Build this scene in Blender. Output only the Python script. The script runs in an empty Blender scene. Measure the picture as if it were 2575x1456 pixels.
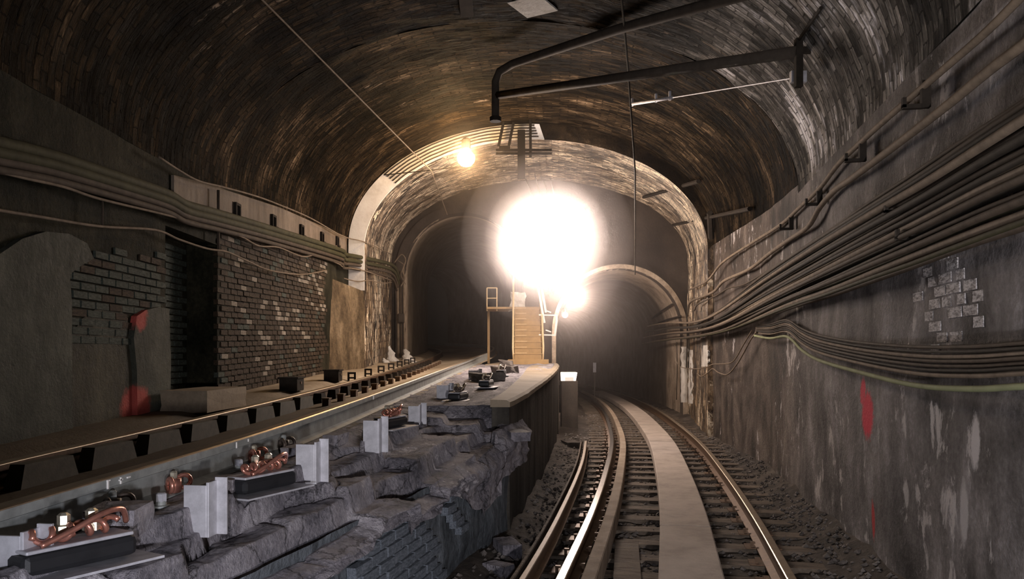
import bpy, bmesh, math, random
from mathutils import Vector, noise
from mathutils.bvhtree import BVHTree
random.seed(7)
S = bpy.context.scene
C = bpy.context.collection

# ------------------------------------------------------------------ camera
F, CX, HY, CZ = 2000.0, 1287.5, 897.0, 1.47      # focal length in px of the 2575 wide frame, horizon row, eye height
cam = bpy.data.cameras.new('camera')
cam.sensor_width = 36.0
cam.lens = 36.0 * F / 2575.0
cam.shift_y = (HY - 728.0) / 2575.0
cam.clip_end = 300
camo = bpy.data.objects.new('camera', cam)
C.objects.link(camo)
camo.location = (0, 0, CZ)
camo.rotation_euler = (math.pi / 2, 0, 0)
S.camera = camo

# ------------------------------------------------------------------ world, exposure
w = bpy.data.worlds.new('world')
S.world = w
w.use_nodes = True
w.node_tree.nodes['Background'].inputs[0].default_value = (0.50, 0.45, 0.36, 1)
w.node_tree.nodes['Background'].inputs[1].default_value = 0.006
S.view_settings.view_transform = 'Standard'
S.view_settings.look = 'None'
S.view_settings.gamma = 1.0
S.view_settings.use_curve_mapping = False
S.view_settings.exposure = 0.0

# ------------------------------------------------------------------ lights
def spot(name, loc, target, power, color, angle, blend=0.6, size=0.05):
    l = bpy.data.lights.new(name, 'SPOT')
    l.energy = power; l.color = color; l.spot_size = math.radians(angle); l.spot_blend = blend
    l.shadow_soft_size = size
    o = bpy.data.objects.new(name, l)
    C.objects.link(o)
    o.location = loc
    o.rotation_euler = (Vector(target) - Vector(loc)).to_track_quat('-Z', 'Y').to_euler()
    return o

def point(name, loc, power, color, size=0.05):
    l = bpy.data.lights.new(name, 'POINT')
    l.energy = power; l.color = color; l.shadow_soft_size = size
    o = bpy.data.objects.new(name, l)
    C.objects.link(o)
    o.location = loc
    return o

# the two headlights of the train the picture is taken from
spot('headlight', (-0.14, -0.1, 1.09), (-0.75, 6, 0.6), 200, (0.86, 0.88, 1.0), 120, 0.9, 0.04)
spot('headlight', (0.62, -0.4, 1.05), (3.0, 6, 2.2), 560, (1.0, 0.96, 0.98), 130, 0.9, 0.05)

# ------------------------------------------------------------------ helpers
def P(px, py, Y):
    return Vector(((px - CX) / F * Y, Y, CZ - (py - HY) / F * Y))

def PZ(px, py, Z):
    Y = F * (CZ - Z) / (py - HY)
    return P(px, py, Y)

def lerp(a, b, t):
    return a + (b - a) * t

def clamp(x, a=0.0, b=1.0):
    return max(a, min(b, x))

def sstep(a, b, x):
    t = clamp((x - a) / (b - a))
    return t * t * (3 - 2 * t)

def curve1(nodes):
    """smooth function through (x, y) nodes"""
    nodes = sorted(nodes)
    xs = [n[0] for n in nodes]; ys = [n[1] for n in nodes]
    m = []
    for i in range(len(xs)):
        if i == 0: m.append((ys[1] - ys[0]) / (xs[1] - xs[0]))
        elif i == len(xs) - 1: m.append((ys[-1] - ys[-2]) / (xs[-1] - xs[-2]))
        else: m.append((ys[i + 1] - ys[i - 1]) / (xs[i + 1] - xs[i - 1]))
    def f(x):
        if x <= xs[0]: return ys[0] + m[0] * (x - xs[0])
        if x >= xs[-1]: return ys[-1] + m[-1] * (x - xs[-1])
        i = 0
        while x > xs[i + 1]: i += 1
        h = xs[i + 1] - xs[i]; t = (x - xs[i]) / h
        return ((2*t**3 - 3*t**2 + 1) * ys[i] + (t**3 - 2*t**2 + t) * h * m[i] +
                (-2*t**3 + 3*t**2) * ys[i + 1] + (t**3 - t**2) * h * m[i + 1])
    return f

def smooth_path(pts, n=6):
    """Catmull-Rom through 3D points"""
    pts = [Vector(p) for p in pts]
    if len(pts) < 3: return pts
    out = []
    for i in range(len(pts) - 1):
        p0 = pts[max(i - 1, 0)]; p1 = pts[i]; p2 = pts[i + 1]; p3 = pts[min(i + 2, len(pts) - 1)]
        for k in range(n):
            t = k / n
            out.append(0.5 * ((2 * p1) + (p2 - p0) * t + (2*p0 - 5*p1 + 4*p2 - p3) * t*t + (3*p1 - p0 - 3*p2 + p3) * t**3))
    out.append(pts[-1])
    return out

class MB:
    def __init__(self):
        self.v = []; self.f = []
    def add(self, verts, faces):
        b = len(self.v)
        self.v += [tuple(v) for v in verts]
        self.f += [tuple(i + b for i in f) for f in faces]
        return self
    def box(self, c, s, rz=0.0, rx=0.0, taper=1.0, ry=0.0):
        from mathutils import Euler
        M = Euler((rx, ry, rz)).to_matrix()
        vs = []
        for z in (-.5, .5):
            k = 1.0 if z < 0 else taper
            for x, y in ((-.5, -.5), (.5, -.5), (.5, .5), (-.5, .5)):
                vs.append(Vector(c) + M @ Vector((x * s[0] * k, y * s[1] * k, z * s[2])))
        return self.add(vs, [(3, 2, 1, 0), (4, 5, 6, 7), (0, 1, 5, 4), (1, 2, 6, 5), (2, 3, 7, 6), (3, 0, 4, 7)])
    def tube(self, path, r, n=8, cap=True):
        path = [Vector(p) for p in path]
        rs = r if isinstance(r, (list, tuple)) else [r] * len(path)
        vs = []; fs = []
        up = None
        for i, p in enumerate(path):
            a = path[max(i - 1, 0)]; b = path[min(i + 1, len(path) - 1)]
            t = (b - a)
            if t.length < 1e-9: t = Vector((0, 0, 1))
            t.normalize()
            if up is None:
                up = Vector((0, 0, 1)) if abs(t.z) < 0.9 else Vector((1, 0, 0))
            s = t.cross(up)
            if s.length < 1e-6: s = t.cross(Vector((1, 0, 0.3)))
            s.normalize(); up = s.cross(t).normalized()
            for k in range(n):
                a_ = 2 * math.pi * k / n
                vs.append(p + (s * math.cos(a_) + up * math.sin(a_)) * rs[i])
        for i in range(len(path) - 1):
            for k in range(n):
                fs.append((i*n + k, i*n + (k+1) % n, (i+1)*n + (k+1) % n, (i+1)*n + k))
        if cap:
            fs.append(tuple(reversed(range(n)))); fs.append(tuple((len(path)-1)*n + k for k in range(n)))
        return self.add(vs, fs)
    def lathe(self, prof, c=(0, 0, 0), axis='Z', n=12):
        vs = []; fs = []
        c = Vector(c)
        for r, h in prof:
            for k in range(n):
                a = 2 * math.pi * k / n
                x, y = r * math.cos(a), r * math.sin(a)
                v = {'Z': (x, y, h), 'X': (h, x, y), 'Y': (x, h, y)}[axis]
                vs.append(c + Vector(v))
        for i in range(len(prof) - 1):
            for k in range(n):
                fs.append((i*n + k, i*n + (k+1) % n, (i+1)*n + (k+1) % n, (i+1)*n + k))
        fs.append(tuple(reversed(range(n)))); fs.append(tuple((len(prof)-1)*n + k for k in range(n)))
        return self.add(vs, fs)
    def sweep(self, prof, frames, cap=True):
        """prof: closed list of (side, up); frames: list of (origin, side vector, up vector)"""
        n = len(prof); vs = []; fs = []
        for o, s, u in frames:
            for a, b in prof:
                vs.append(o + s * a + u * b)
        for i in range(len(frames) - 1):
            for k in range(n):
                fs.append((i*n + k, i*n + (k+1) % n, (i+1)*n + (k+1) % n, (i+1)*n + k))
        if cap:
            fs.append(tuple(reversed(range(n)))); fs.append(tuple((len(frames)-1)*n + k for k in range(n)))
        return self.add(vs, fs)
    def mesh(self, name, smooth=False):
        me = bpy.data.meshes.new(name)
        me.from_pydata(self.v, [], self.f)
        bm = bmesh.new(); bm.from_mesh(me)
        bmesh.ops.recalc_face_normals(bm, faces=bm.faces)
        bm.to_mesh(me); bm.free()
        if smooth:
            me.polygons.foreach_set('use_smooth', [True] * len(me.polygons))
        return me
    def build(self, name, mat, parent=None, smooth=False, bevel=0.0):
        o = bpy.data.objects.new(name, self.mesh(name, smooth))
        C.objects.link(o)
        o.data.materials.append(mat)
        if parent: o.parent = parent
        if bevel:
            b = o.modifiers.new('bevel', 'BEVEL'); b.width = bevel; b.segments = 2; b.limit_method = 'ANGLE'
        return o

def tag(o, label=None, cat=None, group=None, kind=None):
    if label: o['label'] = label
    if cat: o['category'] = cat
    if group: o['group'] = group
    if kind: o['kind'] = kind
    return o

def thing(name, loc, label, cat, group=None, rz=0.0):
    o = bpy.data.objects.new(name, None)
    C.objects.link(o)
    o.location = loc; o.rotation_euler = (0, 0, rz); o.empty_display_size = 0.1
    return tag(o, label, cat, group)

def copy_tree(o, parent=None):
    c = o.copy(); C.objects.link(c); c.parent = parent
    for ch in list(o.children): copy_tree(ch, c)
    return c

def fbm(p, s, o=4):
    return noise.fractal(Vector(p) * s, 1.0, 2.0, o)

def grid(name, fn, nu, nv, mat, smooth=True, flip=False, kind='structure', parent=None, label=None, uv=None):
    vs = []; fs = []
    for i in range(nu + 1):
        for j in range(nv + 1):
            vs.append(tuple(fn(i / nu, j / nv)))
    for i in range(nu):
        for j in range(nv):
            a = i * (nv + 1) + j
            q = (a, a + 1, a + nv + 2, a + nv + 1)
            fs.append(tuple(reversed(q)) if flip else q)
    me = bpy.data.meshes.new(name)
    me.from_pydata(vs, [], fs)
    if smooth: me.polygons.foreach_set('use_smooth', [True] * len(fs))
    me.materials.append(mat)
    if uv:
        ul = me.uv_layers.new(name='uv')
        flat = [(0, 0)] * len(vs)
        for i in range(nu + 1):
            for j in range(nv + 1): flat[i * (nv + 1) + j] = (j / nv * uv[1], i / nu * uv[0])
        buf = []
        for lp in me.loops: buf += flat[lp.vertex_index]
        ul.data.foreach_set('uv', buf)
    o = bpy.data.objects.new(name, me)
    C.objects.link(o)
    if parent: o.parent = parent
    elif kind: o['kind'] = kind
    if label: o['label'] = label
    return o

# ------------------------------------------------------------------ materials
def new_mat(name):
    m = bpy.data.materials.new(name); m.use_nodes = True
    nt = m.node_tree
    return m, nt, nt.nodes['Principled BSDF']

def N(nt, typ, **kw):
    n = nt.nodes.new(typ)
    for k, v in kw.items():
        if k.startswith('i_'):
            key = k[2:]
            key = int(key) if key.isdigit() else key
            n.inputs[key].default_value = v
        else: setattr(n, k, v)
    return n

def ramp(nt, stops):
    r = nt.nodes.new('ShaderNodeValToRGB')
    e = r.color_ramp.elements
    while len(e) < len(stops): e.new(0.5)
    for i, (p, c) in enumerate(stops):
        e[i].position = p
        e[i].color = (*c, 1) if len(c) == 3 else c
    return r

def g(v): return (v, v, v)

def grime(name, stops, scale=1.2, stretch=(1, 1, 0.3), rough=(0.7, 0.95), bump=0.5, fine=18.0, spots=None, spot_col=(0.6, 0.58, 0.56),
          spot_scale=6.0, paint=(), local=False, spec=0.25, streak=0.0, bands=None, bdist=0.03, fine_stretch=(1, 1, 1), spot_stretch=(1, 1, .55), fine_mix=.35, brick=0.0, cracks=0.0):
    """stained, rough mineral surface; bands: list of (axis, lo, hi, colour, soft), paint: list of (centre, radii, colour)"""
    m, nt, bs = new_mat(name)
    L = nt.links.new
    if local:
        tc = N(nt, 'ShaderNodeTexCoord'); pos = tc.outputs['Object']
        oi = N(nt, 'ShaderNodeObjectInfo')
        ad = N(nt, 'ShaderNodeVectorMath', operation='MULTIPLY_ADD')
        L(oi.outputs['Random'], ad.inputs[0]); ad.inputs[1].default_value = (37, 53, 71); L(pos, ad.inputs[2])
        pos = ad.outputs[0]
    else:
        ge = N(nt, 'ShaderNodeNewGeometry'); pos = ge.outputs['Position']
    mp = N(nt, 'ShaderNodeMapping'); mp.inputs['Scale'].default_value = [s * scale for s in stretch]
    L(pos, mp.inputs['Vector'])
    n1 = N(nt, 'ShaderNodeTexNoise', i_Scale=1.0, i_Detail=9.0, i_Roughness=0.68)
    L(mp.outputs[0], n1.inputs['Vector'])
    n2 = N(nt, 'ShaderNodeTexNoise', i_Scale=fine, i_Detail=6.0, i_Roughness=0.7)
    mf = N(nt, 'ShaderNodeMapping'); mf.inputs['Scale'].default_value = fine_stretch
    L(pos, mf.inputs['Vector']); L(mf.outputs[0], n2.inputs['Vector'])
    mx = N(nt, 'ShaderNodeMath', operation='MULTIPLY_ADD')
    L(n2.outputs[0], mx.inputs[0]); mx.inputs[1].default_value = fine_mix
    sub = N(nt, 'ShaderNodeMath', operation='SUBTRACT'); L(n1.outputs[0], sub.inputs[0]); sub.inputs[1].default_value = fine_mix / 2
    L(sub.outputs[0], mx.inputs[2])
    rp = ramp(nt, stops); L(mx.outputs[0], rp.inputs[0])
    col = rp.outputs[0]
    def mixcol(fac, c1, c2, blend='MIX'):
        x = N(nt, 'ShaderNodeMix', data_type='RGBA', blend_type=blend)
        if hasattr(fac, 'links'): L(fac, x.inputs[0])
        else: x.inputs[0].default_value = fac
        if hasattr(c1, 'links'): L(c1, x.inputs[6])
        else: x.inputs[6].default_value = (*c1, 1)
        if hasattr(c2, 'links'): L(c2, x.inputs[7])
        else: x.inputs[7].default_value = (*c2, 1)
        return x.outputs[2]
    if streak:
        ms = N(nt, 'ShaderNodeMapping'); ms.inputs['Scale'].default_value = (7, 7, 0.35); L(pos, ms.inputs['Vector'])
        n3 = N(nt, 'ShaderNodeTexNoise', i_Scale=1.0, i_Detail=5.0, i_Roughness=0.6); L(ms.outputs[0], n3.inputs['Vector'])
        r3 = ramp(nt, [(0.40, g(1 - streak)), (0.62, g(1 + streak * 0.6))]); L(n3.outputs[0], r3.inputs[0])
        col = mixcol(1.0, col, r3.outputs[0], 'MULTIPLY')
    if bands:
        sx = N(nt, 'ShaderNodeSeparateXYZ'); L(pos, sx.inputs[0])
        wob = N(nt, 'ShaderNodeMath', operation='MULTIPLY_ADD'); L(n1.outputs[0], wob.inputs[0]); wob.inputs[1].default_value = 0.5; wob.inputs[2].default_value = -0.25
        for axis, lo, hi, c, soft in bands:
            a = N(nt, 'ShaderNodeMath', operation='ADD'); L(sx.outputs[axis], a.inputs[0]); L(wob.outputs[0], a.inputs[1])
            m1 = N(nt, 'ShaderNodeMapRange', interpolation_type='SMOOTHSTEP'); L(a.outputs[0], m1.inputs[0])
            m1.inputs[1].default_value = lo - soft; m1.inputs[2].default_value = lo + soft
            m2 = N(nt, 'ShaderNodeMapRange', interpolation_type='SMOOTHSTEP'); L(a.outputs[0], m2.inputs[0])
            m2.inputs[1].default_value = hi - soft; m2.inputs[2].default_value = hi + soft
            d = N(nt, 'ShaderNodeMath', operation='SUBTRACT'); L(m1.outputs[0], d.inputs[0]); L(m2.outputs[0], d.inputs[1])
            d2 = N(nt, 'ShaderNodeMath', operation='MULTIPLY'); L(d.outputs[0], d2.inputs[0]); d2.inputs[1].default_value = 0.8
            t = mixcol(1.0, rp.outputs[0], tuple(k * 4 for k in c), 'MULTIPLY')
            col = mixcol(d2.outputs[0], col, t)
    if spots:
        mp2 = N(nt, 'ShaderNodeMapping'); mp2.inputs['Scale'].default_value = [spot_scale * q for q in spot_stretch]; L(pos, mp2.inputs['Vector'])
        n4 = N(nt, 'ShaderNodeTexNoise', i_Scale=1.0, i_Detail=7.0, i_Roughness=0.72, i_Distortion=0.4); L(mp2.outputs[0], n4.inputs['Vector'])
        big = N(nt, 'ShaderNodeTexNoise', i_Scale=spot_scale * 0.16, i_Detail=2.0); L(pos, big.inputs['Vector'])
        sm = N(nt, 'ShaderNodeMath', operation='MULTIPLY_ADD'); L(big.outputs[0], sm.inputs[0]); sm.inputs[1].default_value = 0.55; L(n4.outputs[0], sm.inputs[2])
        r4 = ramp(nt, [(spots, g(0)), (spots + 0.05, g(1))]); L(sm.outputs[0], r4.inputs[0])
        col = mixcol(r4.outputs[0], col, spot_col)
    for c, rad, pc in paint:
        sb = N(nt, 'ShaderNodeVectorMath', operation='SUBTRACT'); L(pos, sb.inputs[0]); sb.inputs[1].default_value = c
        dv = N(nt, 'ShaderNodeVectorMath', operation='DIVIDE'); L(sb.outputs[0], dv.inputs[0]); dv.inputs[1].default_value = rad
        ln = N(nt, 'ShaderNodeVectorMath', operation='LENGTH'); L(dv.outputs[0], ln.inputs[0])
        ad = N(nt, 'ShaderNodeMath', operation='MULTIPLY_ADD'); L(n2.outputs[0], ad.inputs[0]); ad.inputs[1].default_value = 0.9; L(ln.outputs[1], ad.inputs[2])
        rr = ramp(nt, [(0.58, g(0.9)), (0.74, g(0))])
        hf = N(nt, 'ShaderNodeMath', operation='MULTIPLY'); L(ad.outputs[0], hf.inputs[0]); hf.inputs[1].default_value = 0.5
        L(hf.outputs[0], rr.inputs[0])
        col = mixcol(rr.outputs[0], col, pc)
    if cracks:
        cn = N(nt, 'ShaderNodeVectorMath', operation='MULTIPLY_ADD'); L(n1.outputs['Color'], cn.inputs[0]); cn.inputs[1].default_value = (.35, .35, .35); L(pos, cn.inputs[2])
        vo = N(nt, 'ShaderNodeTexVoronoi', feature='DISTANCE_TO_EDGE', i_Scale=cracks); L(cn.outputs[0], vo.inputs['Vector'])
        rc = ramp(nt, [(0.0, g(.10)), (0.022, g(1))]); L(vo.outputs['Distance'], rc.inputs[0])
        col = mixcol(.85, col, rc.outputs[0], 'MULTIPLY')
    bh = None
    if brick:
        uvn = N(nt, 'ShaderNodeTexCoord')
        dn = N(nt, 'ShaderNodeVectorMath', operation='MULTIPLY_ADD'); L(n2.outputs['Color'], dn.inputs[0]); dn.inputs[1].default_value = (.09, .05, 0); L(uvn.outputs['UV'], dn.inputs[2])
        bt = N(nt, 'ShaderNodeTexBrick', i_Scale=1.0); L(dn.outputs[0], bt.inputs['Vector'])
        bt.inputs['Color1'].default_value = (*g(1 - brick), 1); bt.inputs['Color2'].default_value = (*g(1 + brick), 1); bt.inputs['Mortar'].default_value = (*g(.35), 1)
        bt.inputs['Brick Width'].default_value = .26; bt.inputs['Row Height'].default_value = .085; bt.inputs['Mortar Size'].default_value = .010; bt.inputs['Mortar Smooth'].default_value = .4
        col = mixcol(1.0, col, bt.outputs['Color'], 'MULTIPLY')
        bh = bt.outputs['Fac']
    L(col, bs.inputs['Base Color'])
    rg = N(nt, 'ShaderNodeMapRange'); L(n2.outputs[0], rg.inputs[0])
    rg.inputs[1].default_value = 0.3; rg.inputs[2].default_value = 0.7; rg.inputs[3].default_value = rough[0]; rg.inputs[4].default_value = rough[1]
    L(rg.outputs[0], bs.inputs['Roughness'])
    bs.inputs['Specular IOR Level'].default_value = spec
    if bump:
        hs = N(nt, 'ShaderNodeMath', operation='MULTIPLY_ADD'); L(n1.outputs[0], hs.inputs[0]); hs.inputs[1].default_value = 1.5; L(n2.outputs[0], hs.inputs[2])
        if bh:
            h2 = N(nt, 'ShaderNodeMath', operation='MULTIPLY_ADD'); L(bh, h2.inputs[0]); h2.inputs[1].default_value = -.8; L(hs.outputs[0], h2.inputs[2]); hs = h2
        bp = N(nt, 'ShaderNodeBump', i_Strength=bump, i_Distance=bdist); L(hs.outputs[0], bp.inputs['Height'])
        L(bp.outputs[0], bs.inputs['Normal'])
    return m

def plain(name, col, rough=0.6, metal=0.0, var=0.25, scale=12.0, bump=0.1, spec=0.4):
    m, nt, bs = new_mat(name)
    L = nt.links.new
    tc = N(nt, 'ShaderNodeTexCoord')
    n = N(nt, 'ShaderNodeTexNoise', i_Scale=scale, i_Detail=5.0, i_Roughness=0.65); L(tc.outputs['Object'], n.inputs['Vector'])
    r = ramp(nt, [(0.3, tuple(c * (1 - var) for c in col)), (0.7, tuple(min(1, c * (1 + var)) for c in col))]); L(n.outputs[0], r.inputs[0])
    L(r.outputs[0], bs.inputs['Base Color'])
    bs.inputs['Roughness'].default_value = rough; bs.inputs['Metallic'].default_value = metal
    bs.inputs['Specular IOR Level'].default_value = spec
    if bump:
        b = N(nt, 'ShaderNodeBump', i_Strength=bump, i_Distance=0.01); L(n.outputs[0], b.inputs['Height']); L(b.outputs[0], bs.inputs['Normal'])
    return m

def emit(name, col, strength):
    m, nt, bs = new_mat(name)
    bs.inputs['Base Color'].default_value = (*col, 1)
    bs.inputs['Emission Color'].default_value = (*col, 1)
    bs.inputs['Emission Strength'].default_value = strength
    return m

M = {}
VST = [(0.36, (.003, .0021, .0012)), (0.48, (.0125, .0082, .0042)), (0.59, (.038, .025, .0135)), (0.72, (.15, .105, .065))]
VKW = dict(scale=0.8, stretch=(0.9, 1.6, 0.9), rough=(0.55, 0.95), bump=1.0, fine=6.0, fine_stretch=(.8, 3.2, .8), fine_mix=.6, spots=0.96, spot_col=(.17, .13, .095), spot_scale=3.0, spot_stretch=(.8, 3.5, .8), spec=0.02, bdist=0.06, brick=.75)
M['vault'] = grime('sooty_brick_vault', VST, **VKW)
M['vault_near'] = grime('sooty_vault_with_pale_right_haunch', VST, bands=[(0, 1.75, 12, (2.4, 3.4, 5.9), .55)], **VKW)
M['wall_left'] = grime('old_plaster_left', spec=.08, stops=[(0.30, (.007, .0068, .004)), (0.46, (.021, .0195, .012)), (0.60, (.043, .038, .024)), (0.78, (.095, .085, .06))],
                       scale=1.5, stretch=(1, 1, .8), streak=0.10, bump=0.8, fine=20, fine_mix=.5)
M['wall_right'] = grime('old_plaster_right', [(0.32, (.03, .026, .025)), (0.44, (.11, .099, .096)), (0.55, (.21, .19, .187)), (0.72, (.44, .41, .41))],
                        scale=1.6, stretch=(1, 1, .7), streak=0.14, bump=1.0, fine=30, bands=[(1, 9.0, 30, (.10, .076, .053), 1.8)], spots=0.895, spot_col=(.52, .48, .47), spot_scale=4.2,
                        paint=[((2.76, 6.16, 1.02), (.5, .17, .20), (.80, .03, .07)), ((2.78, 6.32, 1.19), (.5, .09, .12), (.75, .05, .09)), ((2.76, 6.06, 0.22), (.5, .06, .16), (.55, .04, .04)), ((2.44, 4.18, 1.02), (.5, .07, .16), (.66, .62, .62)), ((2.46, 4.32, .62), (.5, .06, .20), (.50, .47, .47)), ((2.62, 5.3, .55), (.5, .05, .10), (.5, .47, .46))])
M['chamber'] = grime('stained_brown_lining', [(0.38, (.025, .016, .009)), (0.47, (.12, .08, .048)), (0.56, (.36, .27, .185)), (0.68, (.76, .65, .52))],
                     scale=1.5, stretch=(1, 1.7, .7), streak=0.22, rough=(0.3, 0.85), bump=0.9, fine=7, fine_stretch=(1, 3, .6), fine_mix=.7, spots=0.82, spot_col=(.80, .67, .50), spot_scale=3.5, spot_stretch=(.9, 3.0, .9), spec=.4, brick=.6, bands=[(2, -2, 3.7, (.125, .10, .068), .5)])
M['pier'] = grime('mottled_brown_pier', [(0.30, (.045, .030, .016)), (0.46, (.13, .09, .05)), (0.60, (.24, .175, .105)), (0.76, (.42, .33, .22))], scale=1.8, stretch=(1, 1, .6), streak=.12, bump=.9, fine=13, fine_mix=.5)
M['bulkhead'] = grime('dark_bulkhead', [(0.3, (.022, .017, .013)), (0.5, (.048, .037, .029)), (0.7, (.09, .07, .056))], scale=0.9, stretch=(1, 1, .8), streak=0.08, bump=0.4)
TST = [(0.3, (.15, .11, .075)), (0.5, (.34, .265, .195)), (0.7, (.58, .48, .385))]
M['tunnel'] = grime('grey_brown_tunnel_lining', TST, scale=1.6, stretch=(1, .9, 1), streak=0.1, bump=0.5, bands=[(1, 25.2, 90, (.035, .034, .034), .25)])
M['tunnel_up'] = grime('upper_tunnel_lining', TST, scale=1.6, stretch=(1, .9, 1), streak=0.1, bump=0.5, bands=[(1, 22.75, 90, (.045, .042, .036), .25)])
M['band'] = grime('painted_white_band', [(0.3, (.55, .49, .43)), (0.5, (.76, .71, .66)), (0.7, (.88, .85, .81))], scale=1.2, stretch=(1, 1, 1), bump=0.25, fine=9)
M['bench'] = grime('broken_grey_concrete', [(0.32, (.10, .094, .108)), (0.44, (.25, .232, .258)), (0.57, (.42, .385, .415)), (0.76, (.70, .65, .68))],
                   scale=2.6, stretch=(1, 1, 1), bump=1.0, fine=42, fine_mix=.5, spots=0.90, spot_col=(.74, .69, .72), spot_scale=7, spot_stretch=(1, 1, 1), bdist=0.03, cracks=2.6)
M['center'] = grime('dark_blotchy_wall_face', [(0.30, (.03, .034, .04)), (0.46, (.10, .112, .125)), (0.60, (.20, .22, .245)), (0.78, (.42, .45, .50))],
                    scale=1.8, stretch=(1, 1, .6), streak=0.35, bump=0.9, fine=20, spots=0.98, spot_col=(.35, .38, .42), spot_scale=6)
M['parapet'] = grime('smooth_tan_concrete', [(0.3, (.16, .125, .085)), (0.5, (.26, .205, .145)), (0.75, (.36, .29, .21))], scale=1.4, bump=0.25, fine=25)
M['face_dark'] = grime('shade_black_wall', [(0.3, (.012, .010, .008)), (0.5, (.032, .027, .022)), (0.72, (.085, .075, .062))], scale=1.3, stretch=(1, 1, .4), streak=.3, bump=.5)  # parapet side: the shadow on it is painted in as near-black
M['ballast'] = grime('dirty_ballast_ground', [(0.30, (.03, .024, .019)), (0.48, (.08, .064, .052)), (0.62, (.15, .122, .10)), (0.8, (.27, .23, .20))],
                     scale=2.5, stretch=(1, 1, 1), bump=1.0, fine=26, bdist=0.05)
M['invert'] = grime('pale_track_concrete', [(0.3, (.22, .165, .11)), (0.5, (.42, .335, .235)), (0.72, (.62, .52, .39))], scale=0.8, stretch=(1, .5, 1), bump=0.3, bands=[(1, -5, 9.5, (.02, .017, .013), 2.2)])  # band darkens the near stretch, painting in the shade between the rails
M['brick_brown'] = grime('brown_brick', [(0.3, (.016, .0105, .0062)), (0.5, (.046, .030, .018)), (0.7, (.095, .066, .041))], scale=4, stretch=(1, 1, 1), bump=0.5, local=True)
M['brick_green'] = grime('grey_green_brick', [(0.3, (.024, .028, .022)), (0.5, (.055, .064, .051)), (0.7, (.105, .118, .096))], scale=4, stretch=(1, 1, 1), bump=0.5, local=True)
M['brick_pale'] = grime('pale_painted_brick', [(0.3, (.11, .09, .068)), (0.5, (.22, .185, .145)), (0.7, (.36, .315, .26))], scale=5, stretch=(1, 1, 1), bump=0.4, local=True)
M['brick_white'] = grime('flaking_whitewash_brick', [(0.36, (.14, .125, .122)), (0.48, (.42, .39, .385)), (0.62, (.68, .64, .635))], scale=3, fine=6, stretch=(1, 1, 1), bump=0.5, local=True)
M['brick_grey'] = grime('blue_grey_brick', [(0.3, (.07, .08, .095)), (0.5, (.155, .175, .205)), (0.7, (.28, .30, .34))], scale=5, stretch=(1, 1, 1), bump=0.6, local=True)
M['rust'] = plain('rusty_rail_steel', (.12, .07, .04), 0.55, 0.5, 0.35, 20)
M['rail_gray'] = plain('dull_grey_rail_steel', (.26, .265, .25), 0.6, 0.1, 0.3, 10)
M['rail_top'] = plain('polished_rail_head', (.75, .70, .66), 0.22, 1.0, 0.08, 8, 0.02)
M['rail_dull'] = plain('worn_rail_head', (.62, .52, .40), 0.36, 1.0, 0.15, 8, 0.02)
M['tie'] = grime('oily_timber', [(0.3, (.05, .038, .028)), (0.5, (.13, .10, .075)), (0.7, (.23, .18, .14))], scale=3, stretch=(1, 6, 4), bump=0.6, local=True)
M['slab'] = grime('grey_walkway_slab', [(0.3, (.30, .245, .205)), (0.5, (.44, .37, .32)), (0.75, (.54, .465, .405))], scale=2.2, stretch=(1, 1, 1), bump=0.15, fine=14, spots=1.03, spot_col=(.16, .12, .10), spot_scale=4)
M['guard'] = grime('pale_guard_timber', [(0.3, (.17, .125, .09)), (0.5, (.30, .23, .17)), (0.7, (.40, .32, .25))], scale=3, stretch=(1, 1, 1), bump=0.3)
M['cable_tan'] = plain('dusty_tan_cable', (.19, .145, .105), 0.8, 0, 0.3, 9, 0.1, 0.12)
M['cable_brown'] = plain('dusty_brown_cable', (.075, .056, .041), 0.8, 0, 0.3, 9, 0.1, 0.12)
M['cable_dark'] = plain('dark_cable', (.032, .026, .020), 0.8, 0, 0.3, 9, 0.1, 0.12)
M['cable_olive'] = plain('olive_cable', (.055, .05, .026), 0.8, 0, 0.3, 9, 0.1, 0.12)
M['cable_green'] = plain('pale_green_cable', (.27, .29, .16), 0.8, 0, 0.2, 5, 0.1, 0.12)
M['steel_black'] = plain('silhouette_black_steel', (.008, .007, .006), 0.9, 0.0, 0.2, 10, 0.1, 0.03)
M['steel_dark'] = plain('dark_hanger_steel', (.03, .024, .019), 0.85, 0.0, 0.3, 10, 0.1, 0.08)
M['steel_grey'] = plain('dusty_grey_conduit', (.06, .048, .038), 0.85, 0.0, 0.25, 8, 0.1, 0.1)
M['steel_pale'] = plain('galvanised_plate', (.50, .49, .52), 0.55, 0.25, 0.25, 14, 0.15)
M['white'] = plain('white_enamel', (.80, .77, .74), 0.5, 0, 0.08, 6)
M['black'] = plain('black_rubber_pad', (.018, .018, .02), 0.45, 0, 0.2, 10)
M['copper'] = plain('copper_bond_cable', (.62, .27, .20), 0.32, 0.7, 0.2, 30, 0.05)
M['copper_dull'] = plain('tarnished_bond_cable', (.10, .075, .06), 0.5, 0.4, 0.3, 30)
M['brass'] = plain('pale_brass_nut', (.78, .70, .55), 0.28, 0.8, 0.15, 20)
M['yellow'] = plain('ochre_painted_steel', (.30, .185, .075), 0.6, 0, 0.2, 5)
M['yellow_pale'] = plain('pale_ochre_nosing', (.62, .47, .28), 0.55, 0, 0.12, 9)
M['calcite'] = grime('white_lime_deposit', [(0.3, (.42, .38, .34)), (0.5, (.66, .62, .57)), (0.7, (.82, .79, .75))], scale=4, stretch=(1, 1, .5), bump=0.8)
M['flood'] = emit('glaring_white_lens', (1.0, 0.83, 0.73), 46.0)
M['bulb'] = emit('warm_bulb', (1.0, 0.62, 0.26), 60.0)
M['bulb_pink'] = emit('work_bulb', (1.0, 0.78, 0.66), 60.0)
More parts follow.
